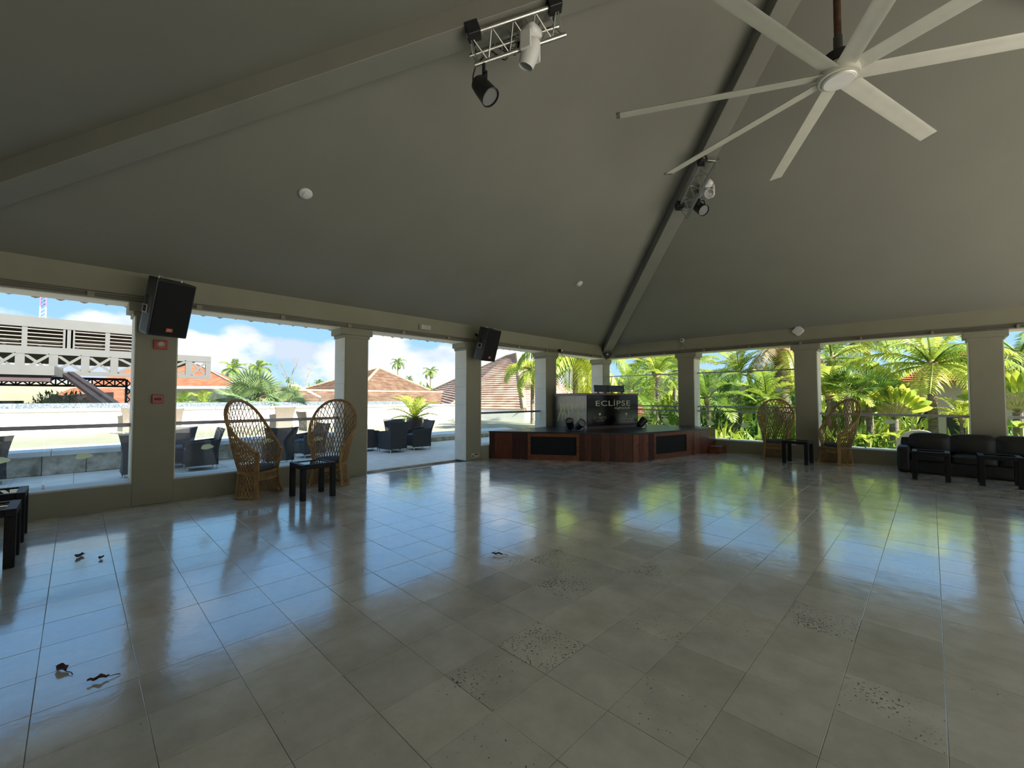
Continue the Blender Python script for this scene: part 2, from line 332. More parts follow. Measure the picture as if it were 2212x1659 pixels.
for i in range(i0, i1):
    for j in range(j0, j1):
        xa, xb = max(XL, TX0 + i * TS), min(XR, TX0 + (i + 1) * TS); ya, yb = max(YN, TY0 + j * TS), min(YF, TY0 + (j + 1) * TS)
        if xb - xa < .03 or yb - ya < .03: continue
        cx, cy = (xa + xb) / 2, (ya + yb) / 2
        area = 0; P = [project(p) for p in ((xa, ya, 0), (xb, ya, 0), (xb, yb, 0), (xa, yb, 0))]; pc = project((cx, cy, 0))
        vis = pc[2] > .5 and -60 < pc[0] < W + 60 and pc[1] < H + 120
        if vis and min(p[2] for p in P) > .2:
            area = abs(sum(P[k][0] * P[(k + 1) % 4][1] - P[(k + 1) % 4][0] * P[k][1] for k in range(4))) / 2
        cells.append((area, xa, xb, ya, yb, i, j))
cells.sort(reverse=True)
PITTED = {(-1, 0): 2, (0, -1): 2, (1, 1): 2, (0, 3): 2, (-3, 5): 2, (-5, 5): 2, (-4, 3): 2, (3, 3): 2, (-1, 1): 1, (-2, 3): 1, (-2, 4): 2, (-3, 4): 1, (1, 4): 2, (-1, 5): 2, (2, 5): 1, (-4, 5): 2, (0, 7): 2, (-2, 8): 2, (3, 9): 2}
tm = {}
rest = MB()
for k, (area, xa, xb, ya, yb, i, j) in enumerate(cells):
    rt = (RND.gauss(0, .0012), RND.gauss(0, .0012), 0); dz = RND.uniform(-.0008, .0006)
    if k < 300:
        key = (round(xb - xa, 3), round(yb - ya, 3), PITTED.get((i, j), 0))
        if key not in tm: tm[key] = tile_mesh('tile', key[0], key[1], (FLOOR, FLOORP, FLOORP2)[key[2]], gap=.0011 if key[2] != 1 else .004)
        link('tile', tm[key], floor, None, ((xa + xb) / 2, (ya + yb) / 2, dz), rt)
    else:
        cx, cy = (xa + xb) / 2, (ya + yb) / 2; g = .0011; ch = .0014
        def zz(x_, y_): return dz + rt[0] * (y_ - cy) - rt[1] * (x_ - cx)
        o4 = [(xa + g, ya + g), (xb - g, ya + g), (xb - g, yb - g), (xa + g, yb - g)]; n4_ = [(xa + g + ch, ya + g + ch), (xb - g - ch, ya + g + ch), (xb - g - ch, yb - g - ch), (xa + g + ch, yb - g - ch)]
        rest.add([(x_, y_, zz(x_, y_) - .0015) for x_, y_ in o4] + [(x_, y_, zz(x_, y_)) for x_, y_ in n4_] + [(x_, y_, -.02) for x_, y_ in o4],
                 [(4, 5, 6, 7)] + [(a, (a + 1) % 4, 4 + (a + 1) % 4, 4 + a) for a in range(4)] + [(8 + a, 8 + (a + 1) % 4, (a + 1) % 4, a) for a in range(4)])
tag(rest.build('tile_field', FLOOR, floor), kind='stuff')

# ---- walls: beams, columns, low parapets
def column(parent, x0, x1, y0, y1, horiz):
    o = MB().box(x0, x1, y0, y1, 0, ZB).build('column', PAINT, parent, bevel=.006, seg=1)
    for z0, z1, p in ((2.735, 2.795, .035), (2.795, ZB, .085)):
        q = p * .35
        if horiz == 'y': MB().box(x0 - q, x1 + q, y0 - p, y1 + p, z0, z1).build('capital', PAINT, o, bevel=.012, seg=2)
        else: MB().box(x0 - p, x1 + p, y0 - q, y1 + q, z0, z1).build('capital', PAINT, o, bevel=.012, seg=2)
    nb = 6; zs_ = [.02 + (2.735 - .02) * i / nb for i in range(nb + 1)]
    for a, b in zip(zs_, zs_[1:]):
        for s_ in (-1, 1):
            if horiz == 'y':
                y_ = y0 if s_ < 0 else y1; MB().box(x0 + .005, x1 - .012, min(y_, y_ + s_ * .014), max(y_, y_ + s_ * .014), a + .002, b - .002).build('cladding_block', CLAD, o)
            else:
                x_ = x0 if s_ < 0 else x1; MB().box(min(x_, x_ + s_ * .014), max(x_, x_ + s_ * .014), y0 + .012, y1 - .005, a + .002, b - .002).build('cladding_block', CLAD, o)
    return o
CLAD = pm('pale stone cladding', (.80, .76, .64), .65, var=.05, scale=3, bump=.1, bscale=40)
SILL = pm('pale sill stone', (.60, .61, .60), .5, var=.05, scale=4)
def parapet(parent, x0, x1, y0, y1, horiz):
    p = MB().box(x0, x1, y0, y1, 0, .325).build('parapet', PAINT, parent)
    MB().box(x0, x1, y0, y1, .325, .35).build('sill', SILL, p, bevel=.004, seg=1)
SOFF = pm('cream soffit with bounce light', (.85, .78, .62), .7, var=.03, scale=2)  # beam underside paler than the beam, terrace bounce light put into its colour
YC = [.58, 3.66, 6.72, 9.77]; XC = [-5.58, -2.51, .59, 3.66]
wl_ = struct('wall_left'); wf = struct('wall_back'); wr = struct('wall_right'); wnr = struct('wall_front')
MB().box(XL - TH, XL, YN - TH, YF + TH, ZB, ZC + .02).build('beam', PAINT, wl_, bevel=.008, seg=1)
MB().box(XL, XR + TH, YF, YF + TH, ZB, ZC + .02).build('beam', PAINT, wf, bevel=.008, seg=1)
MB().box(XR, XR + TH, YN - TH, YF, ZB, ZC + .02).build('beam', PAINT, wr)
MB().box(XL, XR, YN - TH, YN, ZB, ZC + .02).build('beam', PAINT, wnr)
MB().box(XL - TH + .004, XL - .03, YN, YF, ZB - .012, ZB - .001).build('soffit', SOFF, wl_); MB().box(XL, XR, YF + .03, YF + TH - .004, ZB - .012, ZB - .001).build('soffit', SOFF, wf)
for y in YC: column(wl_, XL - TH, XL, y, y + CW, 'y')
column(wl_, XL - .60, XL - .13, YF, YF + TH, 'y'); column(wl_, XL - TH, XL, YN - TH - .02, YN, 'y')
for x_ in XC: column(wf, x_, x_ + CW, YF, YF + TH, 'x')
column(wf, XR, XR + TH, YF, YF + TH, 'x')
for y in YC: column(wr, XR, XR + TH, y, y + CW, 'y')
for x_ in XC: column(wnr, x_, x_ + CW, YN - TH, YN, 'x')
column(wnr, XR, XR + TH, YN - TH, YN, 'x')
edn = [XL] + [q for x_ in XC for q in (x_, x_ + CW)] + [XR]
for a, b in zip(edn[::2], edn[1::2]): MB().box(a, b, YN - .30, YN - .05, 0, ZB).build('infill', PAINT, wnr)
for a, b in ((YN, YC[0]), (YC[0] + CW, YC[1]), (YC[2] + CW, YC[3]), (YC[3] + CW, YF)): parapet(wl_, XL - TH, XL, a, b, 'y')
ed = [XL - .13] + [q for x_ in XC for q in (x_, x_ + CW)] + [XR]
for a, b in zip(ed[::2], ed[1::2]): parapet(wf, a, b, YF, YF + TH, 'x')

# ---- ceiling and roof
APEX = (AX, AY, ZC + SL * (XR - XL) / 2)
c4 = [(XL, YN), (XR, YN), (XR, YF), (XL, YF)]
ce = MB(); ce.v = [(x_, y_, ZC) for x_, y_ in c4] + [APEX]; ce.f = [(1, 0, 4), (2, 1, 4), (3, 2, 4), (0, 3, 4)]
tag(ce.build('ceiling', CEIL), kind='structure')
EV, EV2 = 1.05, .5  # unseen front and right eaves cut short to let more light in
rf = MB(); o4 = [(XL - EV, YN - EV2), (XR + EV2, YN - EV2), (XR + EV2, YF + EV), (XL - EV, YF + EV)]
rf.v = [(x_, y_, 3.16) for x_, y_ in o4] + [(AX, AY, APEX[2] + .25)] + [(x_, y_, 3.10) for x_, y_ in o4] + [(x_ + (-.02 if x_ < 0 else .02), y_ + (-.02 if y_ < 0 else .02), ZC + .021) for x_, y_ in c4]
rf.f = [(0, 1, 4), (1, 2, 4), (2, 3, 4), (3, 0, 4)] + [(i, 5 + i, 5 + (i + 1) % 4, (i + 1) % 4) for i in range(4)] + [(5 + i, 9 + i, 9 + (i + 1) % 4, 5 + (i + 1) % 4) for i in range(4)]
tag(rf.build('roof', ROOFB), kind='structure')
roof_o = bpy.data.objects['roof']; EM = MB().tube([(0, 0, 0), (.5, 0, .10)], .062, 8).mesh('eave_tile', ROOFB)
for q in range(62):
    link('eave_tile', EM, roof_o, None, (XL - EV - .04, YN + .1 + q * .25, 3.062 + RND.uniform(-.008, .008)))
    link('eave_tile', EM, roof_o, None, (XL + .1 + q * .25, YF + EV + .04, 3.062 + RND.uniform(-.008, .008)), (0, 0, -math.pi / 2))
n = 0
for (cx, cy) in c4:
    n += 1; d = Vector((AX - cx, AY - cy, 0)); ln = d.length; d.normalize()
    a = Vector((cx, cy, 3.10)) + d * .06; b = Vector((cx, cy, 0)) + d * (ln - .05); b.z = 3.10 + .35 * (ln - .05)
    up = Vector((0, 0, .30)); sd_ = Vector((-d.y, d.x, 0)) * .15
    hb = MB(); hb.add([a - sd_, a + sd_, b + sd_, b - sd_, a - sd_ + up, a + sd_ + up, b + sd_ + up, b - sd_ + up], [(0, 1, 2, 3), (4, 7, 6, 5), (0, 4, 5, 1), (1, 5, 6, 2), (2, 6, 7, 3), (3, 7, 4, 0)])
    tag(hb.build('trim_%d' % n, BEAMC, bevel=.006, seg=1), kind='structure')
tag(MB().lathe([(.32, 6.55), (.32, 6.98)], 8, (AX, AY)).build('trim_5', BEAMC), kind='structure')

# ---- glazed balustrades in the bays
def window(n, horiz, a, b, zt, rails, joints, stick=(), off=.26, dark=True):
    """glass in a bay; horiz 'y' = left wall, 'x' = back wall"""
    w = struct('window_%d' % n); th = .012; rm = RAILM if dark else RAILW
    def bx(mb, u0, u1, v0, v1, z0, z1):
        if horiz == 'y': return mb.box(XL - off - v1, XL - off - v0, u0, u1, z0, z1)
        return mb.box(u0, u1, YF + off + v0, YF + off + v1, z0, z1)
    edges = [a + .012] + list(joints) + [b - .012]
    for p, q in zip(edges, edges[1:]): bx(MB(), p + .004, q - .004, 0, th, .352, zt).build('pane', GLASS, w)
    for z, r_ in rails: bx(MB(), a, b, -.03, th + .03, z - r_, z + r_).build('rail', rm, w, bevel=.006, seg=1)
    for p in edges:
        bx(MB(), p - .012, p + .012, -.012, th + .012, .35, .40).build('clip', STEEL, w)
    for (px, py, sx, sy) in stick:
        c = pax(px, py, 0, XL - off + .003) if horiz == 'y' else pax(px, py, 1, YF + off - .003)
        sp = MB(); pts = []
        for k in range(18):
            t = 2 * math.pi * k / 18; rx = 1 + .18 * math.cos(3 * t + .6); u = math.cos(t) * rx * sx; z = math.sin(t) * (1 + .12 * math.sin(2 * t)) * sy
            pts.append((u, z))
        if horiz == 'y': sp.v = [(c.x, c.y + u, c.z + z) for u, z in pts] + [(c.x + .002, c.y + u, c.z + z) for u, z in pts]
        else: sp.v = [(c.x + u, c.y, c.z + z) for u, z in pts] + [(c.x + u, c.y - .002, c.z + z) for u, z in pts]
        m_ = len(pts); sp.f = [tuple(range(m_)), tuple(range(2 * m_ - 1, m_ - 1, -1))] + [(k, (k + 1) % m_, m_ + (k + 1) % m_, m_ + k) for k in range(m_)]
        sp.build('sticker', STICK, w)
RZ = 1.155
window(1, 'y', YN, YC[0], RZ, [(RZ, .026)], [-1.3, -.28], [(180, 985, .085, .042), (-2, 995, .085, .042)])
window(2, 'y', YC[0] + CW, YC[1], RZ, [(RZ, .026)], [1.95, 2.8], [(447, 965, .085, .042), (577, 952, .085, .042), (686, 948, .085, .042)])
window(3, 'y', YC[2] + CW, YC[3], RZ, [(RZ, .026)], [7.95, 8.85])
window(4, 'y', YC[3] + CW, YF, RZ, [(RZ, .026)], [11.1, 12.1])
window(5, 'x', XL - .13, XC[0], 2.30, [(RZ, .022), (1.29, .022), (2.31, .018)], [-7.3, -6.45], [(1385, 842, .10, .07), (1440, 841, .10, .07), (1437, 907, .10, .07)], dark=False)
window(6, 'x', XC[0] + CW, XC[1], 2.30, [(RZ, .022), (1.29, .022), (2.31, .018)], [-4.2, -3.3], [(1537, 842, .10, .07), (1604, 840, .10, .07), (1682, 841, .10, .07), (1535, 915, .10, .07), (1609, 919, .10, .07)], dark=False)
window(7, 'x', XC[1] + CW, XC[2], RZ, [(RZ, .026)], [-1.15, -.25], [(1922, 911, .11, .055)], dark=False)
window(8, 'x', XC[2] + CW, XC[3], RZ, [(RZ, .026)], [1.95, 2.8], dark=False)
# ================================================================== furniture in the pavilion
# ---- peacock chairs (built once, facing local +x)
def strand(mb, pts, r): mb.tube(pts, r, 4)
def peacock():
    t = empty('peacock_chair')
    half = [(.20, .27, .70), (.10, .335, .80), (-.06, .385, .95), (-.20, .395, 1.13), (-.31, .325, 1.33), (-.38, .175, 1.47), (-.40, 0, 1.51)]
    rim = catmull([(x_, -y, z) for x_, y, z in half] + [(x_, y, z) for x_, y, z in half[::-1][1:]], 8); nr = len(rim) - 1
    def rimat(s): f = max(0, min(nr - 1e-6, s * nr)); i = int(f); return rim[i].lerp(rim[i + 1], f - i)
    def ringat(s, r_, z, fx=.17, sx=.95):
        th = R(-125 + 250 * s); return Vector((-r_ * sx * math.cos(th) * (1 if math.cos(th) > 0 else 1.05), r_ * math.sin(th), z))
    def S(s, u):
        a = ringat(s, .275, .40); b = rimat(s); p = a.lerp(b, u); p.x -= .03 * math.sin(math.pi * u) * math.sin(math.pi * s); return p
    def SK(s, u):
        r_ = .275 + .065 * (1 - u) ** 1.6; sx = .95 - .08 * (1 - u); p = ringat(s, r_, .40 * u, sx=sx); p.x = max(p.x, -.275); return p
    MB().tube(rim, .024, 8).tube([p + Vector((.022, 0, -.014)) for p in rim], .013, 6).build('back_rim', RATTAN, t, smooth=True)
    def lattice(fn, n, k, r_, steps=9):
        mb = MB()
        for sg in (-1, 1):
            for i in range(-int(n * abs(k)) - 1, n + int(n * abs(k)) + 2):
                run = []
                for q in range(steps + 1):
                    u = q / steps; s = (i + .5) / n + sg * k * (u - .5)
                    if -.002 <= s <= 1.002: run.append(fn(min(1, max(0, s)), u))
                    else:
                        if len(run) > 1: strand(mb, run, r_)
                        run = []
                if len(run) > 1: strand(mb, run, r_)
        return mb
    lattice(S, 28, .22, .0078).build('woven_back', RATTAN, t)
    lattice(SK, 26, .13, .0075, 6).build('woven_skirt', RATTAN, t)
    MB().tube([SK(i / 24, .02) + Vector((0, 0, .012)) for i in range(25)], .017, 7).build('floor_ring', RATTAN, t, smooth=True)
    MB().tube([ringat(i / 24, .285, .40) for i in range(25)], .011, 6).tube([ringat(i / 24, .285, .378) for i in range(25)], .011, 6).build('waist_binding', RATTAN, t, smooth=True)
    for sg in (-1, 1):
        s_ = 0 if sg < 0 else 1; f0 = SK(s_, 0); w0 = ringat(s_, .275, .40); tip = rimat(s_)
        cv = catmull([f0 + Vector((.05, 0, .012)), f0.lerp(w0, .5) + Vector((.015, 0, .0)), w0 + Vector((.012, 0, 0)), w0.lerp(tip, .5) + Vector((.012, 0, 0)), tip], 6)
        mb = MB()
        for k in (-1, 0, 1): mb.tube([p + Vector((-.021 * k, .006 * sg * k, 0)) for p in cv], .0135, 6)
        mb.build('front_post', RATTAN, t, smooth=True)
        MB().tube([tip + Vector((.01, 0, -.03)), tip + Vector((.005, 0, .02))], .024, 8).build('arm_tip', RATTAND, t, smooth=True)
    wl0, wr0 = ringat(0, .275, .40), ringat(1, .275, .40)
    def fr(y_, z): return Vector((wl0.x + .055 * (1 - (y_ / .23) ** 2) + .01, y_, z))
    ap = MB(); ys = [-.215 + .43 * i / 12 for i in range(13)]
    for z in (.395, .375, .29, .272): ap.tube([fr(y_, z) for y_ in ys], .011, 6)
    for i in range(12):
        for a, b in ((0, 1), (1, 0)): ap.tube([fr(ys[i + a], .29), fr(ys[i + b], .375)], .005, 4)
    ap.build('front_apron', RATTAN, t, smooth=True)
    st = MB(); poly = [(ringat(i / 20, .268, 0).x, ringat(i / 20, .268, 0).y) for i in range(21)] + [(fr(y_, 0).x, y_) for y_ in (.12, 0, -.12)]
    st.prism(poly, .385, .405).build('seat', RATTAN, t)
    cu = MB(); cl = [(p[0] * .93, p[1] * .93) for p in poly]; m_ = len(cl)
    lay = [(.90, .406), (1.0, .425), (1.0, .455), (.9, .478), (.6, .487)]
    for k, z in lay: cu.v += [(p[0] * k, p[1] * k, z) for p in cl]
    for a in range(len(lay) - 1):
        for i in range(m_): j = (i + 1) % m_; cu.f.append((a * m_ + i, a * m_ + j, (a + 1) * m_ + j, (a + 1) * m_ + i))
    cu.f.append(tuple(range(m_))[::-1]); cu.f.append(tuple((len(lay) - 1) * m_ + i for i in range(m_)))
    cu.build('cushion', CUSH, t, smooth='all')
    return t
pc = peacock()
CH = [(-7.72, 2.06, 36, 'rattan peacock chair with blue cushion beside first column, seen from its side, turned right'),
      (-7.74, 3.22, -40, 'rattan peacock chair with its back to the wide column by the terrace doorway'),
      (-2.86, 12.58, -78, 'rattan peacock chair by the garden glass, left of the wall column and black table'),
      (-1.62, 12.62, -128, 'rattan peacock chair by the garden glass, right of the column and turned left')]
for k, (x_, y_, a, lb) in enumerate(CH):
    o = pc if k == 0 else copy_tree(pc)
    o.location = (x_, y_, 0); o.rotation_euler = (0, 0, R(a)); tag(o, lb, 'chair', 'rattan peacock chairs')

# ---- low black side tables
def side_table():
    t = empty('side_table'); h, w, lw = .535, .52, .072; q = w / 2
    for sx in (-1, 1):
        for sy in (-1, 1):
            MB().box(sx * q - (lw if sx > 0 else 0), sx * q + (lw if sx < 0 else 0), sy * q - (lw if sy > 0 else 0), sy * q + (lw if sy < 0 else 0), 0, h - .07).build('leg', BLACKW, t, bevel=.004, seg=1)
    f = MB()
    f.box(-q, q, -q, -q + lw, h - .07, h); f.box(-q, q, q - lw, q, h - .07, h); f.box(-q, -q + lw, -q + lw, q - lw, h - .07, h); f.box(q - lw, q, -q + lw, q - lw, h - .07, h)
    f.build('table_frame', BLACKW, t, bevel=.004, seg=1)
    MB().box(-q + lw - .004, q - lw + .004, -q + lw - .004, q - lw + .004, h - .022, h - .008).build('glass_top', TGLASS, t)
    return t
tb = side_table()
TB = [(-7.02, 2.65, 0, 'small black side table between the two peacock chairs by the terrace windows'),
      (-2.30, 12.08, -3, 'small black side table in front of the column between peacock chairs by the garden'),
      (-.03, 11.47, 0, 'small black side table at the left end of the black sofa'),
      (.84, 11.47, 0, 'small black side table in front of the sofa middle, second from the sofa arm'),
      (-6.28, -.62, 0, 'nearest black side table at the lower left edge of the room'),
      (-7.24, -.62, 0, 'black side table behind another one, at the left edge below the window sill')]
for k, (x_, y_, a, lb) in enumerate(TB):
    o = tb if k == 0 else copy_tree(tb)
    o.location = (x_, y_, 0); o.rotation_euler = (0, 0, R(a)); tag(o, lb, 'side table', 'black side tables')

# ---- black leather sofa along the garden side
sf = thing('sofa', 'long black leather sofa with loose cushions under the garden windows', 'sofa', (0, 0, 0))
def pillow(mb, x0, x1, y0, y1, z0, z1, puff=.03, n=8):
    base = len(mb.v)
    b = bmesh.new(); bmesh.ops.create_cube(b, size=1); bmesh.ops.subdivide_edges(b, edges=b.edges[:], cuts=n - 1, use_grid_fill=True)
    b.verts.ensure_lookup_table()
    cx, cy, cz = (x0 + x1) / 2, (y0 + y1) / 2, (z0 + z1) / 2; hx, hy, hz = (x1 - x0) / 2, (y1 - y0) / 2, (z1 - z0) / 2
    for v in b.verts:
        p = v.co * 2; k = [1 - abs(c) ** 4 for c in p]
        q = Vector((p.x * hx, p.y * hy, p.z * hz))
        # rounded edges
        e_ = .05; q2 = Vector((max(-hx + e_, min(hx - e_, q.x)), max(-hy + e_, min(hy - e_, q.y)), max(-hz + e_, min(hz - e_, q.z)))); d = q - q2
        if d.length > e_: q = q2 + d.normalized() * e_
        q += Vector((p.x * puff * k[1] * k[2] * .4, p.y * puff * k[0] * k[2], p.z * puff * k[0] * k[1]))
        q += noise.noise_vector(Vector((p.x * 2 + cx * 5, p.y * 2, p.z * 2))) * .008
        mb.v.append((cx + q.x, cy + q.y, cz + q.z))
    for f in b.faces: mb.f.append(tuple(base + v.index for v in f.verts))
    b.free(); return mb
SX = [-.33, .27, .89, 1.51]
pillow(MB(), -.53, 1.72, 12.19, 12.93, .0, .28, 0, 6).build('base', LEATHER, sf, smooth='all')
pillow(MB(), -.50, 1.69, 12.72, 12.95, .05, .70, .01, 6).build('back_frame', LEATHER, sf, smooth='all')
for a, b in ((-.545, -.335), (1.52, 1.73)): pillow(MB(), a, b, 12.17, 12.94, .0, .53, .012).build('armrest', LEATHER, sf, smooth='all')
for a, b in zip(SX, SX[1:]):
    pillow(MB(), a, b, 12.17, 12.75, .24, .41, .028).build('seat_cushion', LEATHER, sf, smooth='all')
    o = pillow(MB(), a - .02, b + .01, 12.56, 12.80, .39, .78, .035).build('back_cushion', LEATHER, sf, smooth='all')

# ---- corner stage
SA, SB, SC, SD = Vector((-8.14, 7.47)), Vector((-5.16, 9.42)), Vector((-4.52, 12.45)), Vector((-4.52, 13.04)); SH = .70
stg = thing('stage', 'low mahogany corner stage with two black mesh panels', 'stage')
inn = .03
MB().prism([(SA.x, SA.y + .04), (SB.x - .05, SB.y + .02), (SC.x - .03, SC.y), (SD.x - .03, 13.04), (-8.14, 13.04)], 0, SH - .04).build('core', pm('stage core', (.02, .012, .01), .8), stg)
# deck boards run along the front
dmb = MB().prism([(SA.x, SA.y - .02), (SB.x + .02, SB.y - .02), (SC.x + .025, SC.y), (SD.x + .025, 13.04), (-8.14, 13.04)], SH - .04, SH).build('deck', DECK, stg)
def wp(px, a, b):
    """point on the stage skirt line a-b under photo column px"""
    d = (b - a).normalized(); nrm = Vector((-d.y, d.x, 0)); r_ = ray(px, 960); t_ = (Vector((a.x, a.y, 0)) - Vector((0, 0, 0))).dot(nrm) / r_.dot(nrm); q = r_ * t_; return (Vector((q.x, q.y)) - a).dot(d)
WOODS = [MAHOG, pm('dark mahogany plank', (.055, .014, .008), .38, var=.35, scale=6, stretch=(5, 5, .5), coat=.2), pm('red mahogany plank', (.14, .034, .014), .38, var=.3, scale=6, stretch=(5, 5, .5), coat=.2), MAHOGL]
def skirt(a, b, pxs, frames, pal):
    d = (b - a).normalized(); ang = math.atan2(d.y, d.x); L = (b - a).length
    us = [0] + [wp(p, a, b) for p in pxs[1:-1]] + [L]
    for k, (u0, u1) in enumerate(zip(us, us[1:])):
        c = a + d * ((u0 + u1) / 2); hw = (u1 - u0) / 2 - .0025
        if pxs[k] in frames:
            fr_ = MB(); w = .075
            fr_.box(-hw, hw, -.025, .02, 0, .13); fr_.box(-hw, hw, -.025, .02, SH - .04 - .08, SH - .042); fr_.box(-hw, -hw + w, -.025, .02, .13, SH - .12); fr_.box(hw - w, hw, -.025, .02, .13, SH - .12)
            fo = fr_.build('panel_frame', MAHOGL, stg, loc=(c.x, c.y, 0), rot=(0, 0, ang))
            MB().box(-hw + w, hw - w, -.008, .0, .13, SH - .12).build('mesh_panel', GRILLE, fo)
        else:
            MB().box(-hw, hw, -.016 - .004 * (k % 2), .012, 0, SH - .042).build('plank', WOODS[pal[k % len(pal)]], stg, bevel=.002, seg=1, loc=(c.x, c.y, 0), rot=(0, 0, ang))
skirt(SA, SB, [1040, 1069, 1106, 1140, 1252, 1262, 1278, 1298, 1318, 1328, 1347, 1366], {1140}, [1, 2, 1, 0, 1, 0, 1, 0, 1, 0, 0])
skirt(SB, SC, [1366, 1380, 1390, 1400, 1411, 1485, 1492, 1498, 1510, 1525], {1411}, [3, 2, 3, 1, 0, 3, 2, 3, 2])
skirt(SC, SD, [1525, 1546], set(), [2])
sp_ = MB().box(-4.50, -4.20, 12.50, 13.03, 0, .20).build('stage_step', MAHOGL, bevel=.006, seg=1)
tag(sp_, 'small wooden step box against the stage end by the garden parapet', 'step')

# ---- DJ booth
BA, BB = Vector((-6.63, 9.66, SH)), Vector((-6.19, 11.62, SH)); bu = (BB - BA).normalized(); bn = Vector((bu.y, -bu.x, 0)); BWd = (BB - BA).length; BD, BHt = 1.42, .98
bang = math.atan2(bu.y, bu.x)
bth = thing('dj_booth', 'black DJ booth with gold lettering and a mirrored side on the stage', 'booth', BA, bang)
MB().box(.01, BWd - .01, .02, BD - .01, .0, BHt - .05).build('carcass', pm('booth carcass', (.012, .01, .01), .6), bth)
MB().box(-.015, BWd + .02, -.02, BD + .01, BHt - .05, BHt).build('counter_top', MAHOGL, bth, bevel=.004, seg=1)
MB().box(-.01, BWd + .01, -.006, .03, 0, .075).build('plinth', MAHOG, bth)
MB().box(0, BWd, -.004, .012, .08, BHt - .055).build('front_panel', BLACKG, bth)
mp2 = MB().box(-.012, .004, .01, BD - .02, .0, BHt - .02).build('mirror_side', MIRROR, bth)
MB().box(-.016, -.010, .01, BD - .02, BHt - .075, BHt - .02).build('mirror_edge', pm('pinkish edge strip', (.34, .26, .24), .6, var=.2, scale=40), bth)
Binv = (Matrix.Translation(BA) @ Matrix.Rotation(bang, 4, 'Z')).inverted()
def bloc(px, py, face):
    n_ = bn if face == 'f' else -bu
    p = ppl(px, py, BA + (bn * .008 if face == 'f' else -bu * .016), n_); return Binv @ p
def btext(body, px0, px1, py, hpx, mat, name, spacing=1.0, shear=0.0):
    a, b = bloc(px0, py, 'f'), bloc(px1, py, 'f'); up = bloc(px0, py - hpx, 'f')
    me = text_mesh(name, body, .2, mat, .003, spacing, shear)
    xs = [v.co.x for v in me.vertices]; ys = [v.co.y for v in me.vertices]
    sx = (b.x - a.x) / (max(xs) - min(xs)); sy = abs(up.z - a.z) / (max(ys) - min(ys)); mxx, myy = (max(xs) + min(xs)) / 2, (max(ys) + min(ys)) / 2
    for v in me.vertices: v.co = ((v.co.x - mxx) * sx, (v.co.y - myy) * sy, v.co.z)
    c = (a + b) / 2
    return link(name, me, bth, None, (c.x, -.008, c.z), (math.pi / 2, 0, 0))
btext('ECLIPSE', 1287, 1361, 871, 11.5, SILVER, 'title_lettering', 1.1)
btext('nightclub', 1328, 1361, 881.5, 7.0, SILVER, 'subtitle_lettering')
q0, q1 = bloc(1327, 862, 'f'), bloc(1327, 871, 'f'); MB().box(q0.x - .006, q0.x + .006, -.011, -.005, q1.z, q0.z).build('title_spike', SILVER, bth)
DIM = pm('dim gold print', (.26, .22, .13), .4, var=.06, scale=9)
btext('SECRETS', 1281, 1310, 902.5, 5.2, DIM, 'brand_lettering'); btext('DREAMS', 1340, 1367, 901, 5.2, DIM, 'brand_lettering')
btext('Royal Beach', 1286, 1306, 909, 4, DIM, 'script_lettering', shear=.4); btext('Royal Beach', 1344, 1362, 907.5, 4, DIM, 'script_lettering', shear=.4)
for px, py in ((1296, 895), (1353, 894)):
    c = bloc(px, py, 'f'); sh = MB(); pts = []
    for k in range(17): a_ = math.pi * (k / 16) * 1.25 - .39; r_ = .036 * (1 + .10 * abs(math.sin(a_ * 3))); pts.append((c.x + r_ * math.cos(a_), c.z + r_ * math.sin(a_)))
    pts.append((c.x, c.z - .036)); m_ = len(pts)
    sh.v = [(p, -.0055, z) for p, z in pts] + [(p, -.009, z) for p, z in pts]; sh.f = [tuple(range(m_)), tuple(range(2 * m_ - 1, m_ - 1, -1))] + [(k, (k + 1) % m_, m_ + (k + 1) % m_, m_ + k) for k in range(m_)]
    sh.build('shell_emblem', SILVER if px == 1353 else GOLD, bth)
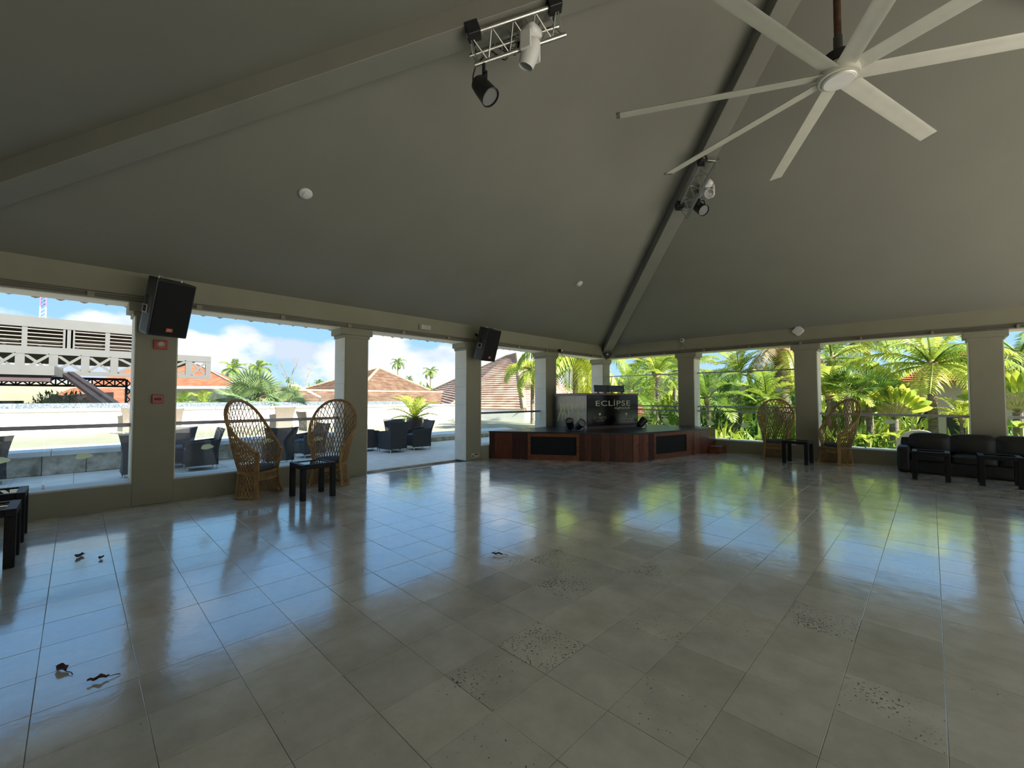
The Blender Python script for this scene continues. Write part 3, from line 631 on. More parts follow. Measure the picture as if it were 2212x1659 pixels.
# dancing silhouettes cut in gold vinyl: limb strokes in photo pixels (x, y, half width) on the mirrored side
DAN = [[[(1209, 862, .5), (1207, 868, .7), (1210, 873, 1.0)], [(1210, 869, .0), (1211.3, 870.5, 1.6), (1212, 873, 1.2)], [(1211, 873, 2.2), (1212.5, 880, 1.8), (1212, 887, 2.4)], [(1214, 874, 1), (1218, 879, .9), (1216, 883, .8)], [(1211, 886, 1.5), (1208, 897, 1.2), (1205, 909, .8)], [(1213, 886, 1.6), (1215, 898, 1.2), (1215.5, 910, .8)]],
       [[(1216, 868, .4), (1217.5, 873, .7), (1219, 876, 1)], [(1220, 873.5, 1.5), (1220.5, 875, 1.2)], [(1219, 876, 1.8), (1219, 883, 1.4), (1219, 888, 1.8)], [(1221, 877, .9), (1224, 880, .8), (1227, 877, .7)], [(1219, 887, 1.4), (1222, 898, 1), (1222, 908, .7)], [(1218, 888, 1.3), (1216, 897, 1), (1215.5, 904, .7)]],
       [[(1229.6, 867, .4), (1229.3, 873, .7), (1228, 877, 1)], [(1226, 872.3, 1.5), (1226.3, 874.5, 1.3)], [(1226.5, 876, 2), (1227.5, 884, 1.6), (1229, 890, 1.8)], [(1229, 890, 1.6), (1229, 897, 1.2), (1227, 900, 1)], [(1227, 900, 1), (1224, 896, .8), (1222.5, 894, .7)], [(1225, 878, .9), (1223, 882, .8), (1225, 886, .7)]],
       [[(1230.8, 859, .4), (1232, 864, .7), (1235, 869, 1)], [(1241, 855, .4), (1242, 863, .7), (1239, 869, 1)], [(1237.3, 866, 1.5), (1237.5, 868, 1.4)], [(1237, 869, 2.2), (1237, 878, 1.5), (1236, 885, 2)], [(1235, 884, 1.4), (1234, 893, 1), (1233.5, 903, .7)], [(1237.5, 884, 1.4), (1238, 892, 1), (1240, 897, .7)]],
       [[(1248.5, 868, 1.6), (1248.5, 870.5, 1.5)], [(1249, 871, 2.4), (1249, 880, 1.6), (1249.5, 888, 2.3)], [(1247, 872, 1), (1246, 882, .8), (1243, 893, .6)], [(1251, 872, 1), (1254, 868, .8), (1256, 861, .6)], [(1248.5, 888, 1.6), (1248, 898, 1.2), (1249, 908, .9)], [(1251, 888, 1.6), (1251, 898, 1.1), (1249.5, 907, .8)]],
       [[(1259.5, 864.5, 1.4), (1260, 866.5, 1.3)], [(1260, 868, 1.9), (1260.5, 875, 1.3), (1261, 881, 1.6)], [(1258.5, 868, .8), (1257.5, 863, .6)], [(1262, 868, .8), (1263.3, 863.5, .6)], [(1260, 881, 1.2), (1259, 886, .8), (1258.5, 891, .6)], [(1262, 881, 1.2), (1263, 886, .8), (1263, 890, .6)]]]
for fig in DAN:
    mb = MB()
    for st_ in fig:
        P_ = [bloc(x_, y_, 's') for x_, y_, w in st_]; Wd = [w * .0165 for _, _, w in st_]
        cv = catmull([(p.y, p.z, w) for p, w in zip(P_, Wd)], 4)
        Lp, Rp = [], []
        for i, p in enumerate(cv):
            tn = (cv[min(i + 1, len(cv) - 1)] - cv[max(i - 1, 0)]); tn = Vector((tn.x, tn.y)).normalized() if Vector((tn.x, tn.y)).length > 1e-6 else Vector((0, 1)); nn = Vector((-tn.y, tn.x)) * max(p.z, .004)
            Lp.append((p.x + nn.x, p.y + nn.y)); Rp.append((p.x - nn.x, p.y - nn.y))
        for i in range(len(cv) - 1):
            for q in (-.0135, -.0150):
                mb.quad((q, *Lp[i]), (q, *Lp[i + 1]), (q, *Rp[i + 1]), (q, *Rp[i]))
    mb.build('dancer_silhouette', GOLD, bth)
# gear panels on the counter
for (p0, p1, nm, lb) in ((1285, 1312, 'equipment_panel', 'black equipment panel on stand, left one on the booth top'), (1313, 1349, 'equipment_panel', 'wider black equipment panel on stand, right one on the booth top')):
    a = ppl(p0, 840, BA - bn * .30, bn); b = ppl(p1, 840, BA - bn * .30, bn); c = (a + b) / 2; w = (b - a).length * .9
    t = thing(nm, lb, 'equipment', (c.x, c.y, SH + BHt + .001), bang, 'gear on the booth')
    MB().box(-w / 2, w / 2, -.025, .025, .045, .235).build('panel', pm('scuffed black case', (.03, .03, .03), .35, var=.5, scale=8), t, bevel=.008, seg=1, rot=(R(-8), 0, 0))
    for s_ in (-1, 1):
        MB().bar((s_ * w * .33, -.04, 0), (s_ * w * .33, .02, .12), .03, .02).box(s_ * w * .33 - .02, s_ * w * .33 + .02, -.07, .05, 0, .012).build('stand_leg', BLACKP, t)
        MB().box(s_ * w / 2 - .012, s_ * w / 2 + .012, -.03, .03, .04, .24).build('corner_rail', BLACKP, t, rot=(R(-8), 0, 0))

# ---- stage lamps
def par_can(name, label, loc, axis, group, floor_yoke=True, parent=None):
    ax_ = Vector(axis).normalized(); q = ax_.to_track_quat('Z', 'Y').to_matrix().to_4x4()
    t = thing(name, label, 'stage light', loc, 0, group)
    b = MB().lathe([(.06, -.14), (.085, -.11), (.095, -.02), (.105, .13), (.108, .135), (.100, .14), (.098, .115)], 20, caps=False); b.f.append(tuple(range(20))[::-1]); b.xf(q); b.build('can', BLACKP, t, smooth=True)
    MB().lathe([(.0, .118), (.097, .118)], 20, caps=False).xf(q).build('lens', LENS, t)
    return t, q
for k, (px, py, axs, lb) in enumerate([(1231, 921, (.25, -.55, .8), 'black stage lamp on the deck before the mirrored booth side, facing up'),
                                       (1252, 923, (.8, -.3, .5), 'black stage lamp at the booth corner, beside another lamp'),
                                       (1386, 917, (.2, .75, .6), 'black stage lamp on the deck at the right end of the booth')]):
    base = pfl(px, py + 9, SH); c = base + Vector((0, 0, .16))
    t, q = par_can('stage_lamp', lb, c, axs, 'floor lamps on the stage')
    MB().tube([(-.12, 0, .02), (-.14, 0, -.10), (-.09, 0, -.152), (.09, 0, -.152), (.14, 0, -.10), (.12, 0, .02)], .010, 6).build('yoke', BLACKP, t)
    MB().box(-.10, .10, -.08, .08, -.16, -.146).build('foot_plate', BLACKP, t)

# ---- lighting trusses under the hip beams
def rig(corner, s0, s1, label, par_s, head_s, side, grp):
    d = Vector((AX - corner[0], AY - corner[1], 0)); d.normalize(); ax_ = Vector((d.x, d.y, .35)).normalized(); sd_ = Vector((-d.y, d.x, 0)) * side; up = ax_.cross(sd_).normalized()
    if up.z < 0: up = -up
    mid = (s0 + s1) / 2; O = Vector((corner[0], corner[1], 3.10)) + d * mid + Vector((0, 0, .35 * mid)); L = (s1 - s0) / 2 * 1.06
    t = thing('lighting_truss', label, 'truss', O, 0, grp)
    P = [up * -.07 - sd_ * .10, up * -.10 + sd_ * .14, up * -.30 + sd_ * .03]
    for p in P: MB().tube([p - ax_ * L, p + ax_ * L], .024, 10).build('chord', STEEL, t, smooth=True)
    for a, b in ((0, 1), (1, 2), (2, 0)):
        mb = MB(); n_ = 8
        for i in range(n_):
            u0 = -L * .93 + 2 * L * .93 * i / n_; u1 = -L * .93 + 2 * L * .93 * (i + 1) / n_; pa, pb = (P[a], P[b]) if i % 2 else (P[b], P[a]); mb.tube([pa + ax_ * u0, pb + ax_ * u1], .007, 5)
        mb.tube([P[a] - ax_ * L * .93, P[b] - ax_ * L * .93], .008, 5); mb.tube([P[a] + ax_ * L * .93, P[b] + ax_ * L * .93], .008, 5)
        mb.build('lacing', STEEL, t, smooth=True)
    for u in (-.85, .88):
        MB().bar(P[0] + ax_ * (u * L - .07) + up * .02, P[0] + ax_ * (u * L + .07) + up * .02, .13, .14, up).build('clamp_plate', BLACKP, t, bevel=.006, seg=1)
        MB().tube([P[0] + ax_ * u * L + up * .07, P[0] + ax_ * u * L + up * .005 + sd_ * .1, P[1] + ax_ * u * L], .008, 5).build('sling', BLACKP, t)
    # loose cable loops
    cb = MB(); rr = random.Random(3)
    for k in range(6):
        u = par_s * L + (head_s - par_s) * L * (.25 + .5 * rr.random()); pts = [P[1] + ax_ * (u - .12 - .05 * rr.random()) + up * .02, P[1] + ax_ * u - up * (.08 + .08 * rr.random()) + sd_ * .02 * rr.random(), P[1] + ax_ * (u + .12) + up * .02]
        cb.tube(catmull(pts, 5), .007, 5)
    cb.tube(catmull([P[1] + ax_ * (par_s * L) + up * .03, P[1] + ax_ * (par_s * L + .2) + up * .04, P[1] + ax_ * (head_s * L - .1) + up * .06, P[1] + ax_ * (head_s * L) + up * .16, P[1] + ax_ * (head_s * L + .1) + up * .03], 6), .008, 5)
    cb.build('cable', BLACKP, t)
    return O, ax_, sd_, up, P, L
HC1 = (XL, YN); HC2 = (XL, YF)
O, ax_, sd_, up, P, L = rig(HC1, 6.58, 7.56, 'aluminium lighting truss under the left roof beam, nearest the camera', -.72, .38, 1, 'lighting trusses')
c = O + P[2] - ax_ * (L * .80) - Vector((0, 0, .30))
t, q = par_can('spotlight', 'black spotlight hanging from the near end of the left truss', c, (.50, .22, -.75), 'truss spotlights')
MB().tube([(0, 0, .10), (0, 0, .30)], .02, 6).tube([(-.11, .06, 0), (-.10, .05, .12), (0, 0, .17), (.10, -.05, .12), (.11, -.06, 0)], .010, 6).build('hanger', BLACKP, t)
MB().tube(catmull([(-.02, 0, .05), (-.14, -.03, .14), (-.10, -.03, .28), (0, 0, .36)], 5), .008, 5).build('power_cable', BLACKP, t)
def moving_head(label, c, aim):
    t = thing('moving_head_light', label, 'stage light', c, 0, 'moving heads'); aim = Vector(aim).normalized(); q = aim.to_track_quat('Z', 'Y').to_matrix().to_4x4()
    pillow(MB(), -.11, .11, -.10, .10, .13, .25, .0, 5).build('base', WHITEP, t, smooth='all')
    side = aim.cross(Vector((0, 0, 1))).normalized()
    yk = MB()
    for s_ in (-1, 1): yk.bar(side * s_ * .115 + Vector((0, 0, .15)), side * s_ * .115 + Vector((0, 0, -.05)), .035, .12, aim)
    yk.bar(side * -.13 + Vector((0, 0, .135)), side * .13 + Vector((0, 0, .135)), .10, .04).build('yoke', WHITEP, t, bevel=.01)
    MB().lathe([(.03, -.13), (.075, -.11), (.095, -.03), (.095, .07), (.082, .16), (.075, .16), (.073, .14)], 20, caps=False).xf(q).build('head', WHITEP, t, smooth=True)
    MB().lathe([(0, .145), (.074, .142)], 20, caps=False).xf(q).build('lens', LENS, t)
    return t
moving_head('white moving head light clamped to the left truss, lens pointing down', O + P[1] + ax_ * (L * .36) - Vector((0, 0, .26)) - sd_ * .10, (-.35, -.1, -.9))
O, ax_, sd_, up, P, L = rig(HC2, 6.55, 7.70, 'aluminium lighting truss under the beam that drops to the stage corner', -.62, -.18, 1, 'lighting trusses')
c = O + P[1] - ax_ * (L * .60) - Vector((0, 0, .13)) + sd_ * .10
t, q = par_can('spotlight', 'black spotlight on the far truss, below the white moving head', c, (.62, -.35, -.62), 'truss spotlights')
MB().tube([(0, 0, .08), (-.03, .03, .22)], .02, 6).tube([(-.11, .03, 0), (-.08, .02, .12), (0, 0, .14), (.08, -.02, .12), (.11, -.03, 0)], .010, 6).build('hanger', BLACKP, t)
moving_head('white moving head light on the far truss, lens towards the room', O + P[1] - ax_ * (L * .12) - Vector((0, 0, .08)) + sd_ * .10, (.55, -.75, -.35))

# ---- big ceiling fan under the roof peak
FZ = 5.0
fan = thing('ceiling_fan', 'huge pale eight-bladed ceiling fan hanging from a rusty pipe', 'ceiling fan', (AX, AY, FZ))
MB().lathe([(.0, -.075), (.145, -.075), (.155, -.065), (.15, -.055), (.185, -.05), (.195, .02), (.17, .075), (.10, .09)], 32, caps=False).build('hub', FANM, fan, smooth=True)
MB().lathe([(.0, -.079), (.135, -.079), (.14, -.074)], 32, caps=False).build('hub_cover', WHITEP, fan, smooth=True)
MB().lathe([(.12, .08), (.15, .10), (.15, .20), (.06, .22)], 20).build('motor', BLACKP, fan, smooth=True)
MB().tube([(0, 0, .2), (0, 0, .42)], .042, 10).build('coupling', pm('dark steel', (.05, .05, .05), .5), fan, smooth=True)
MB().tube([(0, 0, .42), (0, 0, 1.95)], .034, 12).build('down_pipe', RUST, fan, smooth=True)
bl = MB(); ncs = 10; sec = []
for i in range(ncs): a = 2 * math.pi * i / ncs; sec.append((.088 * math.cos(a), .013 * math.sin(a) + .014 * (1 - math.cos(a) ** 2)))
st_ = [.13, .35, .8, 1.3, 1.8, 2.27]
for r_ in st_:
    for (u, w) in sec: ang = R(-14); bl.v.append((r_, u * math.cos(ang) - w * math.sin(ang), u * math.sin(ang) + w * math.cos(ang)))
for k in range(len(st_) - 1):
    for i in range(ncs): j = (i + 1) % ncs; bl.f.append((k * ncs + i, k * ncs + j, (k + 1) * ncs + j, (k + 1) * ncs + i))
bl.f.append(tuple(range(ncs))); bl.f.append(tuple((len(st_) - 1) * ncs + i for i in range(ncs)))
bme = bl.mesh('blade', FANM, smooth=True)
cap = MB(); ang = R(-14)
for r_, sc_ in ((2.268, 1.04), (2.315, .95)):
    for (u, w) in sec: u *= sc_; w *= 1.3; cap.v.append((r_, u * math.cos(ang) - w * math.sin(ang), u * math.sin(ang) + w * math.cos(ang)))
for i in range(ncs): j = (i + 1) % ncs; cap.f.append((i, j, ncs + j, ncs + i))
cap.f.append(tuple(range(ncs))); cap.f.append(tuple(ncs + i for i in range(ncs))); cme = cap.mesh('blade_tip', pm('grey blade tip', (.16, .16, .15), .5), smooth=True)
for k in range(8):
    b_ = link('blade', bme, fan, None, (0, 0, 0), (0, 0, R(72.5 + 45 * k))); link('blade_tip', cme, b_)

# ---- loudspeakers on the columns
def speaker(label, c, face_deg, tilt):
    t = thing('loudspeaker', label, 'loudspeaker', c, 0, 'column loudspeakers', rot=Euler((0, R(tilt), R(face_deg)), 'XYZ'))
    h, w, d = .39, .245, .17
    poly = [(-d, -w * .78), (-d * .2, -w), (d, -w), (d, w), (-d * .2, w), (-d, w * .78)]
    MB().prism(poly, -h, h).build('cabinet', BLACKP, t, bevel=.02, seg=2)
    MB().box(d, d + .014, -w + .02, w - .02, -h + .025, h - .025).build('grille', GRILLE, t, bevel=.006, seg=1)
    bd = MB().box(d + .014, d + .019, -.04, .04, -h + .075, -h + .125).build('badge', pm('orange badge', (.62, .13, .04), .4, var=.08, scale=30), t)
    me = text_mesh('badge_lettering', 'JBL', .045, pm('pale badge print', (.8, .55, .45), .5), .001); link('badge_lettering', me, bd, None, (d + .0195, 0, -h + .1), (math.pi / 2, 0, math.pi / 2))
    for s_ in (-1, 1):
        hd = MB().box(-.03, .05, s_ * (w + .002), s_ * (w - .006), .02, .14).box(-.03, .05, s_ * (w + .002), s_ * (w - .006), -.09, -.01).build('handle_recess', pm('handle black', (.003, .003, .003), .8), t)
        MB().tube([(-.045, s_ * (w + .006), -.10), (.065, s_ * (w + .006), -.10), (.065, s_ * (w + .006), .0), (-.045, s_ * (w + .006), .0)], .008, 6, True).build('handle', pm('worn grey handle', (.45, .45, .44), .5), t)
    MB().tube([(-d + .03, 0, h * .2), (-d - .27, 0, h * .2 + .08)], .03, 8).build('bracket_arm', BLACKP, t)
    for y_ in (-.14, .14): MB().tube([(.02, y_ - .02, h), (.02, y_ - .02, h + .03), (.02, y_ + .02, h + .03), (.02, y_ + .02, h)], .005, 5).build('eye_ring', STEEL, t)
    return t
speaker('black loudspeaker with orange badge high on the near left column', (XL + .44, .86, 2.83), 20, 17)
speaker('black loudspeaker with grey side handle on the column beside the stage', (XL + .44, 6.98, 2.86), 6, 17)

# ---- small fittings
def fitting(name, label, cat, group=None): return thing(name, label, cat, (0, 0, 0), 0, group)
p = pax(340, 862, 0, XL)
t = thing('fire_call_point', 'red fire alarm call point on the near left column', 'fire alarm', (XL, p.y, p.z))
MB().box(0, .04, -.065, .065, -.065, .065).build('case', REDP, t, bevel=.008); MB().box(.04, .044, -.04, .04, -.018, .018).build('break_slot', BLACKP, t)
p = pax(346, 745, 0, XL)
t = thing('alarm_sounder', 'red alarm sounder with pale strobe just under the near loudspeaker', 'fire alarm', (XL, p.y, p.z))
MB().box(0, .045, -.08, .08, -.07, .07).build('case', REDP, t, bevel=.01)
MB().lathe([(.05, 0), (.05, .02), (.03, .045)], 16).xf(Matrix.Translation((.045, 0, .01)) @ Matrix.Rotation(R(90), 4, 'Y')).build('strobe', pm('amber strobe', (.55, .42, .30), .3), t, smooth=True)
p = pax(1026, 984, 0, XL)
t = thing('exit_notice', 'small cream notice plate low on the column beside the stage', 'sign', (XL, p.y, .125))
MB().box(0, .012, -.12, .12, -.05, .05).build('plate', pm('cream plate', (.62, .58, .42), .5), t); MB().box(.012, .0135, -.02, .09, .005, .035).build('print', BLACKP, t); MB().box(.012, .0135, -.10, -.04, -.03, .0).build('print', BLACKP, t)
p = pax(1725, 715, 1, YF)
t = thing('wifi_access_point', 'white diamond-shaped wireless access point on the garden side beam', 'access point', (p.x, YF, p.z))
pillow(MB(), -.11, .11, -.11, .11, -.028, .028, .004, 6).xf(Matrix.Translation((0, -.035, 0)) @ Matrix.Rotation(R(90), 4, 'X') @ Matrix.Rotation(R(45), 4, 'Z')).build('housing', WHITEP, t, smooth='all'); MB().box(-.05, .05, -.012, 0, -.05, .05).build('mount', WHITEP, t)
p = pax(1476, 737, 1, YF)
t = thing('security_camera', 'white dome security camera on the beam above the first garden column', 'camera', (p.x, YF, p.z))
MB().lathe([(.0, .0), (.05, .01), (.062, .05), (.05, .09), (.0, .10)], 18, caps=False).xf(Matrix.Translation((0, -.02, .02)) @ Matrix.Rotation(R(90), 4, 'X')).build('housing', WHITEP, t, smooth=True)
MB().lathe([(0, .104), (.028, .098)], 14, caps=False).xf(Matrix.Translation((0, -.02, .02)) @ Matrix.Rotation(R(90), 4, 'X')).build('lens', BLACKP, t)
MB().box(-.04, .04, -.05, 0, -.14, -.02).build('junction_box', PAINT, t, bevel=.006); MB().box(-.05, .05, -.045, 0, -.27, -.17).build('junction_box', PAINT, t, bevel=.006)
p = pax(918, 706, 0, XL)
t = thing('emergency_light', 'small clear emergency light on the beam above the terrace doorway', 'light fitting', (XL, p.y, p.z - .02))
MB().box(0, .05, -.13, .13, -.055, .055).build('case', pm('pale clear plastic', (.55, .54, .48), .2), t, bevel=.01); MB().box(0, .03, -.17, -.13, -.06, .06).build('end_cap', PAINT, t)
for (px, py, lb) in ((660, 417, 'round white smoke detector on the ceiling, nearer one'), (1251, 612, 'round white smoke detector on the ceiling nearer the stage corner')):
    r_ = ray(px, py); tt = (ZC - SL * XL - EYE) / (r_.z - SL * r_.x); c = EYEP + r_ * tt
    t = thing('smoke_detector', lb, 'smoke detector', c, 0, 'smoke detectors', rot=(0, math.atan(SL) * -1 + math.pi, 0))
    MB().lathe([(.085, -.005), (.088, .02), (.07, .035)], 24).build('base', WHITEP, t, smooth=True); MB().lathe([(.05, .035), (.045, .055), (.02, .062)], 20).build('sensor', WHITEP, t, smooth=True)
# conduits along the beams
def conduit(name, label, a, b, inw, zs, clips):
    t = thing(name, label, 'conduit'); a = Vector(a); b = Vector(b); d = (b - a).normalized(); iw = Vector(inw)
    for z, r_ in zs:
        n_ = 24; MB().tube([a + d * ((b - a).length * i / n_) + iw * (r_ + .004) + Vector((0, 0, z + .003 * math.sin(i * 2.1 + z * 50))) for i in range(n_ + 1)], r_, 6).build('pipe', pm('grey conduit', (.17, .16, .125), .6, var=.1, scale=5), t, smooth=True)
    for i in range(clips):
        c = a + d * ((b - a).length * (i + .5) / clips); MB().box(-.02, .02, -.035, .035, -.004, .055).xf(Matrix.Translation(c + iw * .038 + Vector((0, 0, zs[0][0] - .01)))).build('clip', PAINT, t)
    return t
conduit('cable_conduit', 'painted conduits along the foot of the left beam', (XL, YN + .1, 0), (XL, YF - .3, 0), (1, 0, 0), [(2.950, .014), (2.985, .011), (3.015, .009)], 12)
conduit('cable_conduit', 'painted conduits along the foot of the garden side beam', (XL + .35, YF, 0), (XR - .2, YF, 0), (0, -1, 0), [(2.950, .014), (2.985, .011), (3.02, .009)], 12)
p = pax(1718, 745, 1, YF)
t = thing('coiled_cable', 'loop of spare cable hanging at the top of the garden side column', 'cable', (p.x, YF - .05, p.z))
MB().tube([(.10 * math.cos(k * .35), -.01, .10 * math.sin(k * .35)) for k in range(18)], .006, 5, True).build('loop', PAINT, t)
p = pax(1206, 758, 0, XL)
t = thing('flood_lamp', 'small black lamp bracket on the beam above the column behind the stage', 'lamp', (XL + .02, p.y, p.z))
MB().box(0, .12, -.05, .05, -.04, .04).build('body', BLACKP, t, bevel=.01); MB().box(.12, .13, -.03, .03, -.03, .03).build('glass_front', WHITEP, t); MB().tube(catmull([(.03, 0, -.03), (.05, .1, -.12), (.0, .12, -.25), (-.02, .05, -.34)], 5), .008, 5).build('cable', BLACKP, t)
t = thing('corner_bracket', 'dark steel shoe where the hip beam meets the stage corner', 'bracket', (XL + .02, YF - .02, 2.93))
MB().add([(0, 0, .17), (.26, -.06, .17), (.06, -.26, .17), (.02, -.02, -.04)], [(0, 1, 2), (0, 3, 1), (1, 3, 2), (2, 3, 0)]).build('shoe', pm('dark bracket', (.04, .04, .042), .6), t); MB().lathe([(.03, 0), (.03, .04)], 10).xf(Matrix.Translation((.17, -.17, .12)) @ Matrix.Rotation(R(60), 4, 'X')).build('lamp_eye', WHITEP, t)
# dead leaves on the floor
LD = pm('dry brown leaf', (.16, .065, .035), .8, var=.35, scale=30)
for k, (px, py, s_, a, lb) in enumerate([(133, 1449, .075, 20, 'dark dry leaf lying on the tiles near the lower left corner'), (212, 1472, .06, 80, 'curled brown leaf with a stalk, lying right of another leaf'), (172, 1203, .10, -15, 'long dry leaf on the tiles below the left window'), (218, 1208, .06, -10, 'short dry leaf beside a longer one below the left window'), (1074, 1200, .07, 40, 'single tan leaf lying on the tiles mid room')]):
    s_ *= .75; c = pfl(px, py); mb = MB(); n_ = 7
    for i in range(n_ + 1):
        u = i / n_ * 2 - 1; w = (1 - u * u) ** .8 * .42 * (1 + .25 * math.sin(5 * u + k)); z = .008 + .012 * math.sin(3 * u + k) ** 2
        mb.v += [(u * s_, -w * s_, z + .008), (u * s_, 0, z), (u * s_, w * s_, z + .010)]
    for i in range(n_): mb.f += [(3 * i, 3 * i + 3, 3 * i + 4, 3 * i + 1), (3 * i + 1, 3 * i + 4, 3 * i + 5, 3 * i + 2)]
    t = thing('dry_leaf', lb, 'leaf', (c.x, c.y, .0), R(a), 'dead leaves on the floor'); mb.build('blade', LD, t, smooth='all'); MB().tube([(s_, 0, .012), (s_ * 1.6, s_ * .15, .01), (s_ * 2.0, s_ * .1, .005)], .0025, 4).build('stalk', LD, t)
# ================================================================== outside: terrace side
def st_(o): return tag(o, kind='structure')
# lower terrace, stone slabs on a bed
ter = st_(MB().box(-12.7, XL - TH, -9, 26, -.25, -.012).build('terrace', GROUT))
TM = {}
for i in range(5):
    for j in range(-11, 33):
        y0, y1 = j * .8, j * .8 + .8; x0 = -12.7 + i * .82
        if 'a' not in TM: TM['a'] = tile_mesh('paving_slab', .82, .8, TERR, .003, .006)
        if -3 < y0 < 14: link('paving_slab', TM['a'], ter, None, (x0 + .41, y0 + .4, RND.uniform(-.002, .001)))
CORAL = pm('coral stone', (.52, .44, .31), .9, var=.35, scale=5, bump=1.0, bscale=18, c2=(.72, .67, .57))
COPE = pm('white coping', (.70, .70, .68), .55, var=.04, scale=2)
pw = struct('planter_wall')
xx = -4.0; k = 0
while xx < 12:
    w = .62 + .16 * RND.random(); zt = .385 if xx < 5.6 else .14
    MB().box(-12.98, -12.70 + RND.uniform(-.012, .006), xx + .004, min(xx + w, 5.78 if xx < 5.6 else 99) - .004, 0, zt).build('stone', CORAL, pw, bevel=.008, seg=1); xx += w
for y0, y1, z0 in ((-4, 5.8, .385), (5.8, 13, .14)):
    n_ = int((y1 - y0) / 1.2)
    for q in range(n_):
        a = y0 + (y1 - y0) * q / n_; b = y0 + (y1 - y0) * (q + 1) / n_ - .006
        MB().add([(-12.62, a, z0), (-13.2, a, z0), (-13.2, a, z0 + .15), (-12.62, a, z0 + .10), (-12.62, b, z0), (-13.2, b, z0), (-13.2, b, z0 + .15), (-12.62, b, z0 + .10)], [(0, 1, 2, 3), (7, 6, 5, 4), (0, 4, 5, 1), (1, 5, 6, 2), (2, 6, 7, 3), (3, 7, 4, 0)]).build('coping', COPE, pw, bevel=.012, seg=2)
st_(MB().box(-21.2, -12.98, -14, 5.8, -.2, .36).build('upper_deck', DECK2)); st_(MB().box(-21.2, -12.98, 5.8, 30, -.2, .16).build('upper_deck', DECK2))
fw = struct('garden_wall'); MB().box(-21.3, -21.0, -14, 30, -3, 1.08).build('wall_face', WHITEW, fw)
for q in range(22): MB().box(-21.42, -20.93, -14 + q * 2, -14 + q * 2 + 1.985, 1.08, 1.19).build('coping', pm('grey white coping', (.42, .43, .42), .6, var=.05, scale=3), fw, bevel=.015, seg=1)
MOS = pm('blue grey mosaic', (.16, .17, .22), .4, var=.4, scale=26, c2=(.32, .33, .38))
MB().box(-22.2, -21.9, -14, 14, -1, 1.36).build('mosaic_band', MOS, fw)
gf = thing('glass_fence', 'row of clear glass panels standing behind the white terrace wall', 'fence')
for q in range(12):
    y0 = -4.8 + q * 1.55; MB().box(-21.62, -21.60, y0, y0 + 1.53, 1.19, 1.70).build('pane', GLASS, gf)
    MB().box(-21.635, -21.585, y0 + .25, y0 + .29, 1.15, 1.29).build('clamp', STEEL, gf)

# wicker armchairs
def wicker(mat, nm='wicker_armchair'):
    t = empty(nm)
    back = MB(); n_ = 9      # flared back (local front = +x)
    def sheet(mb, fn, nu, nv, th):
        b0 = len(mb.v)
        for s_ in (0, 1):
            for a in range(nu + 1):
                for b in range(nv + 1): mb.v.append(fn(a / nu, b / nv, s_ * th))
        st = (nu + 1) * (nv + 1)
        for s_ in (0, 1):
            for a in range(nu):
                for b in range(nv):
                    i = b0 + s_ * st + a * (nv + 1) + b; q = (i, i + 1, i + nv + 2, i + nv + 1); mb.f.append(q if s_ else q[::-1])
        for a in range(nu):
            for b in (0, nv): i = b0 + a * (nv + 1) + b; mb.f.append((i, i + nv + 1, i + nv + 1 + st, i + st))
        for b in range(nv):
            for a in (0, nu): i = b0 + a * (nv + 1) + b; mb.f.append((i, i + 1, i + 1 + st, i + st))
        return mb
    def fb(u, v, o):
        z = .10 + .78 * v; fl = .10 * max(0, v - .35) ** 1.5 / .65; y = (u - .5) * (.58 + .14 * v * v - .04 * math.sin(math.pi * v)); return (-.27 - fl * 1.3 + o - .03 * math.sin(math.pi * u) * v, y, z - .015 * math.sin(math.pi * u) * (v > .9))
    sheet(back, fb, 6, 8, .045).build('backrest', mat, t, smooth=True)
    for sg in (-1, 1):
        def fa(u, v, o, sg=sg): return (-.27 + .58 * u, sg * (.29 - .02 * math.sin(math.pi * v) - o), .10 + (.54 - .05 * u) * v)
        a_ = sheet(MB(), fa, 4, 5, .05).build('armrest', mat, t, smooth=True)
    MB().box(-.25, .30, -.25, .25, .12, .40).build('seat_base', mat, t, bevel=.015)
    pillow(MB(), -.22, .30, -.24, .24, .39, .47, .015, 5).build('seat_cushion', CUSH, t, smooth='all')
    for sx in (-.25, .27):
        for sy in (-.25, .25): MB().tube([(sx, sy, .0), (sx, sy, .11)], .014, 6).build('foot', STEEL, t)
    return t
wk = wicker(GREYWK); wk2 = wicker(pm('taupe woven resin', (.17, .15, .12), .6, var=.15, scale=30, bump=.3, bscale=150))
LOW = [(-12.10, -1.15, 185, 'dark wicker armchair outside the left window, cut by the photo edge'), (-11.15, .92, 180, 'dark wicker armchair seen from behind, left of the near column'),
       (-12.18, 1.62, -12, 'dark wicker armchair just right of the near column, facing the room'), (-11.45, 1.95, -92, 'dark wicker armchair beside the glass sticker, seen from its side'),
       (-11.00, 3.35, 175, 'dark wicker armchair seen from behind, between the two peacock chairs'), (-11.75, 4.35, -80, 'dark wicker armchair showing through the back of the second peacock chair'),
       (-11.12, 6.42, 187, 'dark wicker armchair in the doorway group, its back to the room'), (-11.95, 6.02, 78, 'dark wicker armchair in the doorway group, half behind the wide column'),
       (-11.15, 7.32, -98, 'dark wicker armchair in the doorway group, right side next to the pot'), (-12.12, 7.12, -20, 'dark wicker armchair in the doorway group, facing the room in front of the pot')]
for k, (x_, y_, a, lb) in enumerate(LOW):
    o = wk if k == 0 else copy_tree(wk); o.location = (x_, y_, 0); o.rotation_euler = (0, 0, R(a)); tag(o, lb, 'chair', 'dark wicker armchairs on the terrace')
